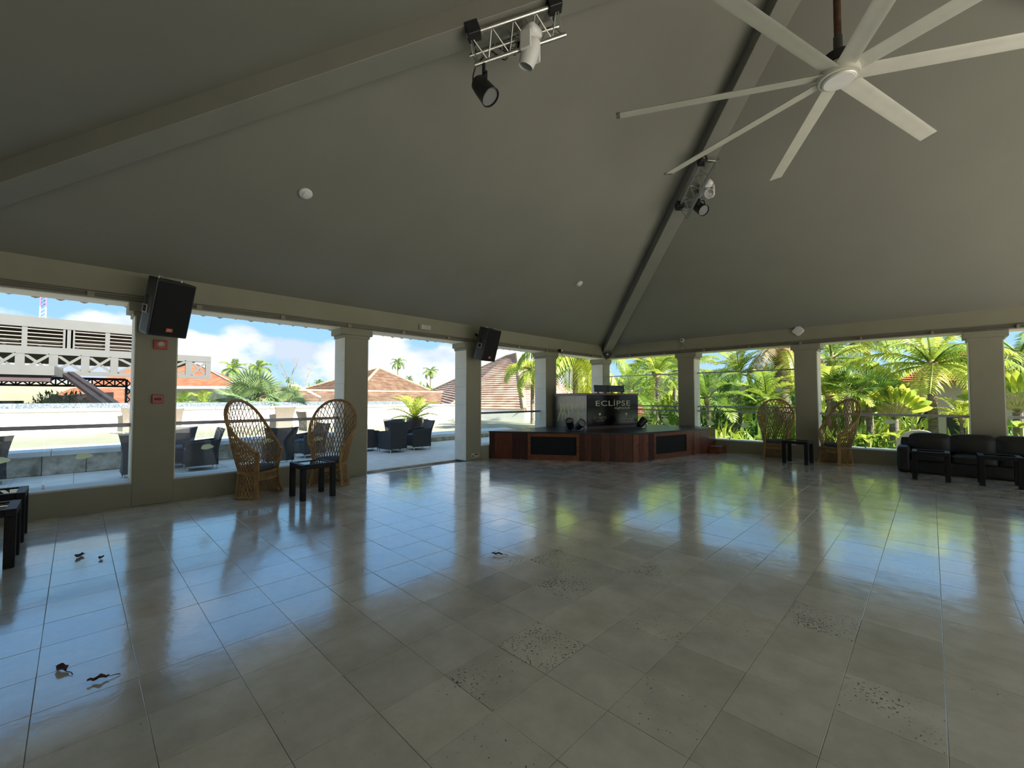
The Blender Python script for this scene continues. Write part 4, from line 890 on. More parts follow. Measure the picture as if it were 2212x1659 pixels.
UP = [(-18.9, 1.30, 190, 'taupe wicker armchair on the upper deck, left of the near column'), (-16.6, 2.02, 170, 'taupe wicker armchair on the upper deck, peeking out right of the near column'),
      (-16.6, 5.15, 185, 'taupe wicker armchair on the upper deck, left one between the peacock chairs'), (-17.2, 6.35, 100, 'taupe wicker armchair on the upper deck, behind the second peacock chair')]
for k, (x_, y_, a, lb) in enumerate(UP):
    o = wk2 if k == 0 else copy_tree(wk2); o.location = (x_, y_, .36 if y_ < 5.8 else .16); o.rotation_euler = (0, 0, R(a)); tag(o, lb, 'chair', 'taupe wicker armchairs on the upper deck')
for (x_, y_, lb) in ((-11.75, 1.10, 'low square terrace table among the chairs behind the near column'), (-11.62, 6.72, 'low square terrace table in the middle of the doorway chair group')):
    t = thing('terrace_table', lb, 'table', (x_, y_, 0), 0, 'terrace tables'); MB().box(-.19, .19, -.19, .19, .40, .44).build('top', GREYWK, t, bevel=.005, seg=1)
    for sx in (-.15, .15):
        for sy in (-.15, .15): MB().box(sx - .02, sx + .02, sy - .02, sy + .02, 0, .40).build('leg', GREYWK, t)

# ---- palm fronds and leaves
def frond_mesh(name, mat, n=24, arch=.55, hang=.5, ll=.30, lw=.018, vee=.1, seed=0, stem=0.12):
    rr = random.Random(seed); mb = MB(); N_ = 12; pts = []
    ang = R(38); p = Vector((0, 0, 0)); step = 1 / N_
    for i in range(N_ + 1):
        pts.append(p.copy()); p = p + Vector((math.cos(ang), .0, math.sin(ang))) * step; ang -= arch * 2.6 / N_ * (.4 + 1.2 * i / N_)
    mb.tube(pts, [.016 * (1 - .8 * i / N_) + .002 for i in range(N_ + 1)], 4)
    for i in range(n):
        u = stem + (1 - stem) * (i + .5) / n; f = u * N_; k = min(int(f), N_ - 1); b = pts[k].lerp(pts[k + 1], f - k); tn = (pts[k + 1] - pts[k]).normalized()
        upv = Vector((0, 1, 0)).cross(tn) * -1
        if upv.z < 0: upv = -upv
        L = ll * (math.sin(math.pi * min(1, (u - stem) / (1 - stem) * .86 + .12)) ** .7) * rr.uniform(.85, 1.1)
        for sg in (-1, 1):
            d1 = (tn * .55 + Vector((0, sg, 0)) * .8 + upv * vee * rr.uniform(.6, 1.4)).normalized(); d2 = (d1 + Vector((0, 0, -hang * rr.uniform(.7, 1.5)))).normalized(); d3 = (d2 + Vector((0, 0, -hang * 1.2))).normalized()
            m1 = b + d1 * L * .35; m2 = m1 + d2 * L * .35; tip = m2 + d3 * L * .3; w = tn * lw
            i0_ = len(mb.v); mb.v += [tuple(q) for q in (b - w * .5, b + w * .5, m1 - w, m1 + w, m2 - w * .7, m2 + w * .7, tip)]
            mb.f += [(i0_, i0_ + 1, i0_ + 3, i0_ + 2), (i0_ + 2, i0_ + 3, i0_ + 5, i0_ + 4), (i0_ + 4, i0_ + 5, i0_ + 6)]
    me = bpy.data.meshes.new(name); me.from_pydata(mb.v, [], mb.f); me.materials.append(mat); return me
FR = {}
def frond(kind, mat, seed):
    k = (kind, mat.name, seed)
    if k not in FR:
        a = dict(coco=dict(n=30, arch=.62, hang=.55, ll=.30, lw=.012, vee=.05), areca=dict(n=24, arch=.48, hang=.22, ll=.30, lw=.016, vee=.35), droop=dict(n=34, arch=.95, hang=1.0, ll=.36, lw=.012, vee=.0), far=dict(n=12, arch=.8, hang=.5, ll=.32, lw=.035, vee=.05))[kind]
        FR[k] = frond_mesh('frond', mat, seed=seed, **a)
    return FR[k]
def palm(name, label, base, crown_z, flen, nf, kind, mats, group, trunk_r=.13, lean=(0, 0), elev=(80, -30), seed=1, cat='palm', fibre=True, mat_tr=None):
    rr = random.Random(seed); t = thing(name, label, cat, base, 0, group); hgt = crown_z - base[2]; top = Vector((lean[0], lean[1], hgt))
    if hgt > .3:
        n_ = 10; pts = [Vector((lean[0] * (i / n_) ** 1.6, lean[1] * (i / n_) ** 1.6, hgt * i / n_)) for i in range(n_ + 1)]
        MB().tube(pts, [trunk_r * (1.25 - .35 * i / n_) for i in range(n_ + 1)], 10).build('trunk', mat_tr or BARK, t, smooth=True)
        if fibre:
            MB().lathe([(trunk_r * .9, hgt - trunk_r * 3), (trunk_r * 1.7, hgt - trunk_r * 1.2), (trunk_r * 1.5, hgt + trunk_r * .6), (trunk_r * .5, hgt + trunk_r * 1.6)], 9, (top.x, top.y)).build('crown_fibre', FIBRE, t, smooth=True)
    for i in range(nf):
        az = i * 2.39996 + rr.uniform(-.25, .25); q = (i + .5) / nf; el = elev[0] + (elev[1] - elev[0]) * q + rr.uniform(-8, 8)
        o = link('frond', frond(kind, mats[rr.randrange(len(mats))], rr.randrange(3)), t, None, top, (rr.uniform(-.15, .15), -R(el - 38), az)); s_ = flen * rr.uniform(.85, 1.12); o.scale = (s_, s_, s_)
    return t
def fan_leaf_mesh(name, mat, nseg=16, spread=150, length=.62, pet=.5, w=.021, fold=.25):
    mb = MB(); mb.tube([(0, 0, 0), (pet * .5, 0, .03), (pet, 0, 0)], .012, 4)
    for i in range(nseg):
        a = R(-spread / 2 + spread * i / (nseg - 1)); d = Vector((math.cos(a), math.sin(a), -fold * abs(math.sin(a)) * .3)); L = length * (.75 + .25 * math.cos(a)); s_ = Vector((-math.sin(a), math.cos(a), 0)) * w * 1.4; o = Vector((pet, 0, 0)); m1 = o + d * L * .55 + Vector((0, 0, .012)); tp = o + d * L * 1.12 + Vector((0, 0, -.10 * L))
        k = len(mb.v); mb.v += [tuple(q) for q in (o, m1 - s_, m1 + Vector((0, 0, .02)), m1 + s_, tp)]; mb.f += [(k, k + 1, k + 2), (k, k + 2, k + 3), (k + 1, k + 4, k + 2), (k + 2, k + 4, k + 3)]
    me = bpy.data.meshes.new(name); me.from_pydata(mb.v, [], mb.f); me.materials.append(mat); return me
FL = {}
def fan_palm(name, label, base, crown_z, size, nl, mat, group, trunk_r=.12, seed=1, elev=(85, -25), trunk=True, nseg=16, pet=.5, spread=150):
    rr = random.Random(seed); t = thing(name, label, 'palm', base, 0, group); hgt = crown_z - base[2]
    if trunk and hgt > .2: MB().tube([(0, 0, 0), (0, 0, hgt * .5), (0, 0, hgt)], [trunk_r * 1.2, trunk_r, trunk_r], 10).build('trunk', BARK, t, smooth=True)
    key = (mat.name, nseg, pet, spread)
    if key not in FL: FL[key] = fan_leaf_mesh('fan_leaf', mat, nseg, spread, pet=pet)
    for i in range(nl):
        az = i * 2.39996 + rr.uniform(-.2, .2); el = elev[0] + (elev[1] - elev[0]) * (i + .5) / nl
        o = link('fan_leaf', FL[key], t, None, (0, 0, hgt), (rr.uniform(-.5, .5), -R(el), az)); s_ = size * rr.uniform(.85, 1.1); o.scale = (s_, s_, s_)
    return t
def clump_mesh(name, mat, n, lw, ll, seed, shape=(1, 1, .8), round_=False):
    rr = random.Random(seed); mb = MB()
    for i in range(n):
        th = rr.uniform(0, 2 * math.pi); ph = math.acos(rr.uniform(-.25, 1)); r_ = rr.random() ** .4
        c = Vector((math.cos(th) * math.sin(ph) * shape[0], math.sin(th) * math.sin(ph) * shape[1], math.cos(ph) * shape[2])) * r_
        d = (c.normalized() + Vector((rr.uniform(-1, 1), rr.uniform(-1, 1), rr.uniform(-.9, .7))) * .8).normalized(); s_ = d.cross(Vector((rr.uniform(-.4, .4), rr.uniform(-.4, .4), 1))).normalized() * lw * rr.uniform(.7, 1.3); L = ll * rr.uniform(.6, 1.2); nn = s_.cross(d).normalized() * L * .12
        k = len(mb.v); a = c; m1 = c + d * L * .45 + nn; tp = c + d * L - nn
        mb.v += [tuple(q) for q in (a, m1 - s_, m1 + s_, tp)]; mb.f += [(k, k + 1, k + 2), (k + 1, k + 3, k + 2)]
    me = bpy.data.meshes.new(name); me.from_pydata(mb.v, [], mb.f); me.materials.append(mat); return me
CL = {}
def shrub(name, label, base, size, mat, group, n=420, lw=.045, ll=.30, seed=0, stem=True, cat='shrub'):
    t = thing(name, label, cat, base, random.Random(seed * 7 + 1).uniform(0, 6), group); k = (mat.name, n, lw, ll, seed % 3)
    if k not in CL: CL[k] = clump_mesh('foliage', mat, n, lw, ll, seed % 3)
    o = link('foliage', CL[k], t, None, (0, 0, size[2] * .35), (0, 0, 0)); o.scale = size
    if stem:
        mb = MB(); rr = random.Random(seed)
        for q in range(4): mb.tube([(0, 0, 0), (rr.uniform(-.2, .2) * size[0], rr.uniform(-.2, .2) * size[1], size[2] * .4), (rr.uniform(-.6, .6) * size[0], rr.uniform(-.6, .6) * size[1], size[2] * .85)], [.03, .02, .008], 5)
        mb.build('stems', BARK, t)
    return t
def at(px, depth, z):
    """ground position below photo column px at a given depth"""
    p = pdist(px, 860, depth); return (p.x, p.y, z)
def zat(py, depth): return EYE + (859.6 - py) * depth / FPX

# potted palm in the doorway group
t = thing('planter_pot', 'tall plum grey pot holding a bright palm beside the terrace chairs', 'pot', (-12.35, 7.94, 0))
MB().lathe([(.20, 0), (.245, .30), (.275, .62), (.27, .86), (.245, .90), (.225, .88), (.225, .80)], 28).build('pot', POT, t, smooth=True); MB().lathe([(.0, .82), (.23, .82)], 16, caps=False).build('soil', BARK, t)
palm('potted_palm', 'bright yellow-green young palm growing in the plum pot', (-12.35, 7.94, .82), .86, 1.02, 15, 'areca', [LEAF1], None, elev=(82, 8), seed=5)

# ---- terrace side planting and far palms
for k, (px, dp, zc_, s_, n_, lb) in enumerate([(545, 20.6, 1.30, 1.55, 22, 'large blue-green fan palm behind the white wall, above the first peacock chair'), (625, 20.8, 1.15, 1.0, 12, 'small fan palm right of the large one behind the white wall')]):
    b = at(px, dp, -.5); fan_palm('fan_palm', lb, b, zc_, s_, n_, LEAF4, 'fan palms behind the terrace wall', seed=k + 3, nseg=22, spread=190, elev=(88, 0))
for k, (px, dp, s_, lb) in enumerate([(392, 19.6, 1.0, 'feathery green palm tuft just right of the near column, behind the wall'), (440, 20.0, 1.0, 'feathery green palm tuft left of the large fan palm')]):
    b = at(px, dp, -3); palm('young_palm', lb, b, .95, s_, 16, 'areca', [LEAF2, LEAF1], 'palm tufts behind the terrace wall', elev=(85, 10), seed=20 + k)
for k, (px, dp) in enumerate([(105, 21.5), (130, 21.0), (152, 21.8)]):
    shrub('dark_shrub', ['leftmost dark shrub before the orange roof on the left', 'middle dark shrub before the orange roof on the left', 'rightmost dark shrub before the orange roof on the left'][k], at(px, dp, .2), (.75, .75, 1.35), LEAF3, 'dark shrubs on the left', seed=k)
FARP = [(503, 797, 33, 'large far palm nearest the orange hip roof, in the left view'), (556, 796, 34, 'large far palm right of its twin, against the white cloud'), (582, 822, 9, 'tiny far palm just right of the two large far palms'), (622, 820, 9, 'tiny far palm with bare trunk, left of the bare tree'), (688, 826, 13, 'small far palm right of the bare tree'), (859, 783, 20, 'tall far palm seen through the doorway, left one'), (930, 803, 21, 'far palm seen through the doorway, right one leaning over the roof'), (884, 818, 12, 'low far palm between the two doorway palms')]
for k, (px, py, sz, lb) in enumerate(FARP):
    fl_ = 3.4 if sz > 15 else 2.6; dp = fl_ * FPX / sz; b = at(px, dp, -3); palm('coconut_palm', lb, b, zat(py, dp), fl_, 17, 'far', [LEAF2, LEAF3] if sz > 15 else [LEAF3], 'far coconut palms', trunk_r=.22 if sz > 15 else .30, elev=(75, -45), seed=40 + k, fibre=False)
t = thing('bare_tree', 'leafless grey tree far behind the terrace, left of the wide column', 'tree', at(645, 75, -3)); rr = random.Random(2)
mb = MB()
def br(p, d, L, r_, dep):
    e_ = p + d * L; mb.tube([p, p.lerp(e_, .5) + Vector((rr.uniform(-.1, .1), rr.uniform(-.1, .1), 0)) * L * .4, e_], [r_, r_ * .8, r_ * .6], 5)
    if dep:
        for q in range(3): br(e_, (d + Vector((rr.uniform(-.8, .8), rr.uniform(-.8, .8), rr.uniform(-.1, .4)))).normalized(), L * .62, r_ * .55, dep - 1)
br(Vector((0, 0, 0)), Vector((0, 0, 1)), 5.4, .14, 3); mb.build('branches', BARK, t)
for k in range(16):
    px = 520 + k * 13; dp = 62 + (k % 3) * 5; shrub('hedge_bush', 'rounded green bush in the far hedge line behind the terrace', at(px, dp, -3), (2.0, 1.5, (zat(838, dp) + 3 + .5 * (k % 4 == 1)) * .74), LEAF2 if k % 3 else LEAF1, 'far hedge bushes', n=420, lw=.10, ll=.42, seed=k)
for k, (px, dp, h_) in enumerate([(905, 60, 3.0), (925, 58, 3.2), (890, 62, 2.6)]):
    shrub('hedge_bush', 'rounded green bush far behind the roofs seen through the doorway', at(px, dp, -3), (1.5, 1.5, (zat(826 + 4 * k, dp) + 3) * .74), LEAF2, 'far bushes through the doorway', n=420, lw=.10, ll=.42, seed=k)
# sloping rail beyond the terrace wall
t = thing('sloping_handrail', 'white sloping bar on a thin post beyond the glass fence', 'handrail')
a, b, c = pax(628, 832, 0, -23.5), pax(640, 832, 0, -23.5), pax(692, 858, 0, -23.5); MB().bar(a, (a.x, a.y, -1), .05).build('post', GREYST, t); MB().bar(a, b, .07).bar(b, c, .09).build('bar', WHITEW, t); MB().bar(c, (c.x, c.y, -1), .05).build('post', GREYST, t)

# ---- steel canopy frame on the left
XS = -26.0
def qs(px, py, xs=XS): return pax(px, py, 0, xs)
cn = thing('steel_canopy', 'big grey steel canopy with louvres and cross-braced truss across the left view', 'canopy')
def hbeam(px0, px1, y0l, y0r, hl, name, mat, dep=.35, xs=XS, xr=(0, 293)):
    f = lambda px: y0l + (y0r - y0l) * (px - xr[0]) / (xr[1] - xr[0])
    a, b = qs(px0, f(px0), xs), qs(px1, f(px1), xs); z1 = (a.z + b.z) / 2; return MB().box(xs - dep, xs, a.y, b.y, z1 - hl, z1).build(name, mat, cn)
top = hbeam(-160, 340, 678, 703, .42, 'top_beam', GREYST); mid = hbeam(-160, 456, 745, 760.5, .30, 'middle_beam', GREYST)
zt = top.data.vertices[4].co.z; zm = mid.data.vertices[4].co.z; zb = qs(293, 806).z
y0c, y1c, y2c = qs(-160, 700).y, qs(340, 700).y, qs(456, 770).y
MB().box(XS - 13, XS - .3, y0c - 3, y1c, zt - .30, zt - .1).build('roof_slab', PLUM, cn)
MB().box(XS - 7, XS - .3, y0c, y2c - .6, zm - .32, zm - .18).build('floor_slab', PLUM, cn)
MB().box(XS - .12, XS, qs(120, 806).y, y2c, zb - .17, zb).build('bottom_chord', GREYST, cn)
for px in (-30, 42, 115, 184, 247, 408): p = qs(px, 790); MB().box(XS - .14, XS - .01, p.y - .13, p.y + .13, zb, zm - .30).build('post', GREYST, cn)
MB().box(XS - .14, XS - .01, y2c - .22, y2c, zb, zm - .30).build('post', GREYST, cn)
pxs = [-30, 42, 115, 184, 247, 330, 408]; ysb = [qs(p_, 790).y for p_ in pxs] + [y2c - .1]
for a, b in zip(ysb, ysb[1:]):
    MB().bar((XS - .03, a + .1, zb), (XS - .03, b - .1, zm - .3), .10, .06, (1, 0, 0)).build('brace', GREYST, cn); MB().bar((XS - .09, a + .1, zm - .3), (XS - .09, b - .1, zb), .10, .06, (1, 0, 0)).build('brace', GREYST, cn)
for px, w in ((53, .15), (141, .12), (150, .22), (158, .12), (233, .15), (-60, .15)):
    p = qs(px, 720); MB().box(XS - .2, XS - .02, p.y - w / 2, p.y + w / 2, zm, zt - .42).build('upright', GREYST, cn)
for q in range(5):
    z = zt - .50 - q * .155; MB().box(XS - .16, XS - .04, y0c, y1c, z - .017, z + .017).build('louvre', pm('pale louvre', (.20, .18, .16), .5), cn)
for z in (zm + .10, zm + .24): MB().box(XS - .5, XS - .46, y0c, y1c, z - .018, z + .018).build('guard_rail', DARKST, cn)
for px in (6, 85, 168, 285): p = qs(px, 735); MB().box(XS - .52, XS - .45, p.y - .05, p.y + .05, zm, zm + .36).build('guard_post', DARKST, cn)
bx_ = thing('canopy_box', 'grey boxed beam projecting in front of the steel canopy at far left', 'beam'); X2 = -24.2
a, b = pax(-120, 782, 0, X2), pax(118, 784, 0, X2); c = pax(136, 791, 0, X2 - .5); zl = pax(0, 808, 0, X2).z
MB().add([(X2, a.y, a.z), (X2, b.y, a.z), (X2 - .5, c.y, a.z - .14), (X2 - 1.4, c.y, a.z), (X2 - 1.4, a.y, a.z), (X2, a.y, zl), (X2, b.y, zl), (X2 - .5, c.y, zl - .06), (X2 - 1.4, c.y, zl), (X2 - 1.4, a.y, zl)], [(0, 1, 2, 3, 4), (9, 8, 7, 6, 5), (0, 5, 6, 1), (1, 6, 7, 2), (2, 7, 8, 3), (3, 8, 9, 4), (4, 9, 5, 0)]).build('box', GREYST, bx_)
MB().box(X2 - 1.5, X2 - .15, a.y, b.y - .1, zl - .24, zl).build('underside', PLUM, bx_)
lt = thing('lattice_girder', 'dark lattice girder and leg under the grey canopy', 'girder'); X3 = -30.0
a, b = pax(-60, 819, 0, X3), pax(272, 815, 0, X3); z1 = pax(200, 818, 0, X3).z; z0 = pax(200, 834, 0, X3).z
MB().box(X3 - .1, X3, a.y, b.y, z1 - .07, z1 + .05).build('chord', DARKST, lt); MB().box(X3 - .1, X3, a.y, b.y, z0 - .05, z0 + .05).build('chord', DARKST, lt)
n_ = 12
for i in range(n_):
    u0 = a.y + (b.y - a.y) * i / n_; u1 = a.y + (b.y - a.y) * (i + 1) / n_
    MB().bar((X3, u0, z0), (X3, u1, z1), .06).bar((X3, u0, z1), (X3, u1, z0), .06).bar((X3, u0, z0), (X3, u0, z1), .06).build('web', DARKST, lt)
for px in (273, 289): p = pax(px, 840, 0, X3); MB().box(X3 - .1, X3, p.y - .05, p.y + .05, -3, z1).build('leg', DARKST, lt)
for i in range(14):
    ya, yb = pax(273, 840, 0, X3).y, pax(289, 840, 0, X3).y; z = z1 - i * .42; MB().bar((X3, ya, z), (X3, yb, z - .42), .05).bar((X3, yb, z), (X3, ya, z - .42), .05).build('web', DARKST, lt)
rp = thing('inclined_struts', 'pair of dark struts slanting down from the grey canopy', 'strut')
for (p0, p1) in (((138, 808), (236, 880)), ((152, 806), (256, 876))): MB().bar(pax(*p0, 0, -25.0), pax(*p1, 0, -22.6), .20, .12).build('strut', DARKST, rp)
ms = thing('radio_mast', 'tall lattice mast, white below and violet-red above, behind the canopy', 'mast', at(86, 110, -3)); hm = zat(520, 110) + 3
for (z0_, z1_, m_) in ((0, zat(662, 110) + 3, WHITEW), (zat(662, 110) + 3, hm, pm('mast red', (.17, .10, .24), .6))):
    mb = MB()
    for (sx, sy) in ((-.5, -.5), (.5, -.5), (.5, .5), (-.5, .5)): mb.bar((sx, sy, z0_), (sx, sy, z1_), .2)
    nz_ = int((z1_ - z0_) / 1.0)
    for q in range(nz_): z = z0_ + q; mb.bar((-.5, -.5, z), (.5, .5, z + 1), .12).bar((.5, -.5, z), (-.5, .5, z + 1), .12)
    mb.build('mast_section', m_, ms)

# ---- buildings beyond the terrace
def courses(mb, b0, b1, t0, t1, n_, lift=.06):
    nrm = (b1 - b0).cross(t0 - b0 if (t0 - b0).length > (t1 - b1).length else t1 - b1).normalized()
    if nrm.z < 0: nrm = -nrm
    for i in range(n_):
        u0, u1 = i / n_, (i + 1) / n_; a, b, c, d = b0.lerp(t0, u0), b1.lerp(t1, u0), b1.lerp(t1, u1), b0.lerp(t0, u1)
        mb.add([a + nrm * lift, b + nrm * lift, c, d, a, b], [(0, 1, 2, 3), (4, 5, 1, 0)])
    return mb
def roofpts(spec): return [pdist(px, py, d) for px, py, d in spec]
b1 = thing('resort_building', 'white walled building with an orange hip roof beyond the terrace', 'building')
def pz(px, d, z): p = pdist(px, 860, d); return Vector((p.x, p.y, z))
ez = zat(834, 36); rdg = zat(783, 42)
A_, B_, C_, D_ = pz(180, 36, ez), pz(514, 36, ez), pz(560, 50, ez), pz(210, 50, ez); E_, F_ = pz(300, 43, rdg), pz(425, 43, zat(787, 43))
MB().add([A_, B_, C_, D_, E_, F_], [(0, 1, 5, 4), (1, 2, 5), (2, 3, 4, 5), (3, 0, 4)]).build('roof', ROOFO, b1)
mb = MB(); dn = Vector((0, 0, -.22))
for p, q in ((A_, B_), (B_, C_)): mb.quad(p, q, q + dn, p + dn)
mb.quad(A_ + dn, B_ + dn, C_ + dn, D_ + dn).build('eave', WHITEW, b1)
ctr = (A_ + C_) / 2; wv = [p.lerp(Vector((ctr.x, ctr.y, p.z)), .12) for p in (A_, B_, C_, D_)]; mb = MB(); mb.v = [tuple(p + dn) for p in wv] + [(p.x, p.y, -3) for p in wv]; mb.f = [(0, 1, 5, 4), (1, 2, 6, 5), (2, 3, 7, 6), (3, 0, 4, 7)]; mb.build('wall', WHITEW, b1)
MB().bar(F_, B_, .18).build('ridge_cap', CREAMW, b1)
b2 = thing('low_orange_roof', 'long low orange tiled roof under the steel canopy at left', 'building')
P1, P2, P3, P4 = pz(72, 27, zat(872, 27)), pz(155, 33, zat(838, 33)), pz(265, 33, zat(838, 33)), pz(271, 27, zat(880, 27)); MB().add([P1, P4, P3, P2], [(0, 1, 2, 3)]).add([P4, P3, pz(300, 34, zat(870, 34))], [(0, 1, 2)]).build('roof', ROOFO, b2)
mb = MB(); mb.v = [tuple(P1), tuple(P4), (P1.x, P1.y, -3), (P4.x, P4.y, -3)]; mb.f = [(0, 1, 3, 2)]; mb.build('wall', CREAMW, b2)
b3 = thing('cream_building', 'cream building with arched openings behind the canopy, far left', 'building')
Wb = MB(); a, b = pz(-120, 58, 0), pz(240, 58, 0); Wb.quad((a.x, a.y, -3), (b.x, b.y, -3), (b.x, b.y, zat(826, 58)), (a.x, a.y, zat(826, 58)))
c = pz(300, 76, 0); Wb.quad((b.x, b.y, -3), (c.x, c.y, -3), (c.x, c.y, zat(826, 58)), (b.x, b.y, zat(826, 58))); Wb.build('wall', CREAMW, b3)
for (px, w) in ((66, 1.3), (20, 1.3), (-30, 1.3)):
    c = pz(px, 57.6, 0); u = Vector((_R.x, _R.y, 0)); pts = [c + u * -w + Vector((0, 0, -2.5)), c + u * w + Vector((0, 0, -2.5))] + [c + u * w * math.cos(q * math.pi / 8) + Vector((0, 0, .35 + .45 * math.sin(q * math.pi / 8))) for q in range(9)]
    MB().quad(*pts).build('arch_window', WINDK, b3)
b4 = thing('pool_bar', 'low cream bar counter with dark front beyond the wall, far left edge', 'bar')
a = pz(-60, 23.6, 0); b = pz(42, 23.6, 0); MB().box(a.x - 1, a.x, a.y, b.y, -.5, zat(884, 24)).build('counter', WHITEW, b4); MB().box(a.x - 1.1, a.x + .05, a.y, b.y, zat(872, 24), zat(866, 24)).build('shelf', DARKST, b4); MB().box(a.x - .9, a.x - .1, a.y, b.y, zat(884, 24), zat(872, 24)).build('bottle_back', WINDK, b4)
c = pz(72, 23.4, 0); MB().box(c.x - .8, c.x, c.y - .9, c.y + .9, -.5, zat(871, 23.4)).build('side_block', CREAMW, b4)
# brown roofs right of it
r1 = thing('brown_hip_roof', 'brown tiled hip roof rising behind the wide column', 'building')
ap_ = pdist(818, 795, 47); z_ = 2.2; q1, q2, q3, q4 = pz(632, 47, z_), pz(772, 40, z_), pz(938, 47, z_), pz(800, 56, z_)
courses(courses(MB().add([q3, q4, q1, ap_], [(0, 1, 3), (1, 2, 3)]), q1, q2, ap_, ap_, 22), q2, q3, ap_, ap_, 22).build('roof', ROOFB2, r1); RC = pm('pale ridge tile', (.36, .27, .17), .8, var=.2, scale=8)
MB().tube([q2, ap_], .14, 6).tube([ap_, q3], .14, 6).tube([ap_, q1], .14, 6).build('ridge_cap', RC, r1); mb = MB(); mb.v = [tuple(p) for p in (q1, q2, q3)] + [(p.x, p.y, -3) for p in (q1, q2, q3)]; mb.f = [(0, 1, 4, 3), (1, 2, 5, 4)]; mb.build('wall', CREAMW, r1)
r2 = thing('brown_long_roof', 'long low brown tiled roof with a pale ridge, seen through the doorway', 'building')
e1, e2 = pax(560, 848, 0, -29), pax(984, 843.5, 0, -29); f1, f2 = pax(560, 880, 0, -24.5), pax(966, 880, 0, -24.5); zr = (e1.z + e2.z) / 2; e1.z = e2.z = zr; f1.z = f2.z = min(f1.z, f2.z)
courses(MB(), f1, f2, e1, e2, 9).add([e1, e2, Vector((e2.x - 5, e2.y, f1.z)), Vector((e1.x - 5, e1.y, f1.z))], [(0, 1, 2, 3)]).build('roof', ROOFB2, r2)
for q in range(28): u0, u1 = q / 28, (q + .96) / 28; MB().tube([e1.lerp(e2, u0), e1.lerp(e2, u1)], .10, 6).build('ridge_tile', RC, r2)
MB().box(f1.x - .3, f1.x - .1, f1.y, f2.y, -3, f1.z - .02).build('wall', CREAMW, r2)
r3 = thing('brown_steep_roof', 'large steep brown tiled roof with a ridge, left of the stage columns', 'building')
g1, g2, g3, g4 = pz(900, 42, 1.55), pz(966, 28.0, .85), pz(1133, 25.5, .85), pz(1290, 36, .85); a1, a2 = pdist(1094, 771, 33.5), pdist(1117, 765, 32)
courses(courses(courses(MB(), g1, g2, a1, a1, 26), g2, g3, a1, a2, 26), g3, g4, a2, a2, 26).build('roof', ROOFB, r3); MB().tube([g3, a2], .16, 6).tube([a2, a1], .14, 6).tube([a1, g1], .14, 6).tube([g2, a1.lerp(g2, .75)], .10, 6).build('ridge_cap', RC, r3)
mb = MB(); mb.v = [tuple(p) for p in (g1, g2, g3, g4)] + [(p.x, p.y, -3) for p in (g1, g2, g3, g4)]; mb.f = [(0, 1, 5, 4), (1, 2, 6, 5), (2, 3, 7, 6)]; mb.build('wall', WHITEW, r3)

# ground all round; unseen pale terraces added to bounce sun into the room
gr = MB(); gr.box(-400, 400, -400, 400, -3.4, -3.0); st_(gr.build('garden_ground', GROUND))
st_(MB().box(XR + TH - .45, XR + 14, -12, 26, -.3, -.01).build('side_bounce_terrace', TERR)); st_(MB().box(XL - TH, XR, -14, YN, -.3, -.012).build('front_bounce_terrace', TERR))
st_(MB().box(XL - TH, XR + TH, YN - TH, YF + TH, -3, -.06).build('podium', WHITEW))
# ================================================================== outside: garden side (ground lies a storey lower)
GZ = -3.0
G1 = 'garden palms'
# (px, crown py, depth, frond length, count, kind, mats, trunk radius, elevations, label)
GP = [(1243, 778, 18.5, 3.0, 22, 'droop', [LEAF1, LEAF2], .12, (70, -20), 'drooping yellow-green palm between the two columns behind the booth'),
      (1420, 812, 21.0, 1.9, 16, 'areca', [LEAF1, LEAF2], .09, (80, -15), 'light green palm right above the booth, behind the screen glass'),
      (1362, 846, 19.0, 1.7, 14, 'areca', [LEAF2], .08, (80, -20), 'mid green palm just behind the right end of the booth'),
      (1478, 800, 24.0, 2.2, 14, 'coco', [LEAF2, LEAF1], .12, (75, -30), 'palm behind the first garden column'),
      (1598, 806, 21.0, 2.0, 17, 'areca', [LEAF1, LEAF2], .09, (82, -20), 'light green palm left of the thick shaggy trunk'),
      (1530, 860, 17.5, 1.7, 14, 'areca', [LEAF2, LEAF3], .08, (80, -10), 'darker palm low behind the first garden column'),
      (1655, 862, 17.8, 1.7, 15, 'areca', [LEAF1, LEAF2], .08, (80, -10), 'palm behind the back of the third peacock chair'),
      (1690, 742, 19.5, 2.3, 16, 'coco', [LEAFD, LEAF1], .30, (55, -70), 'thick shaggy palm with dry fronds beside the garden side column'),
      (1800, 775, 20.0, 2.3, 15, 'coco', [LEAF1, LEAF2], .12, (70, -35), 'palm with long fronds right of the garden side column'),
      (1790, 850, 17.0, 1.7, 15, 'areca', [LEAF1], .08, (82, -5), 'bright palm tuft behind the fourth peacock chair'),
      (2014, 790, 17.0, 2.6, 20, 'coco', [LEAF1, LEAF2, LEAF1], .15, (78, -12), 'coconut palm with a ringed trunk in the widest garden bay'),
      (2075, 905, 16.2, 1.1, 12, 'areca', [LEAF1], .06, (80, 0), 'small yellow palm low beside the last column, above the sofa'),
      (2205, 770, 18.0, 2.4, 16, 'coco', [LEAF1, LEAF2], .13, (70, -40), 'palm at the right photo edge beyond the last column'),
      (1150, 800, 23.0, 2.0, 14, 'droop', [LEAF2, LEAF1], .10, (70, -30), 'drooping palm in front of the steep brown roof'),
      (1875, 730, 26.0, 3.0, 18, 'coco', [LEAF2, LEAF1], .18, (78, -25), 'tall palm far behind, over the top rail of the widest garden bay')]
for k, (px, py, dp, fl_, n_, kd, ms_, tr, el, lb) in enumerate(GP):
    palm('garden_palm', lb, at(px, dp, GZ), zat(py, dp), fl_, n_, kd, ms_, G1, trunk_r=tr, elev=el, seed=100 + k)
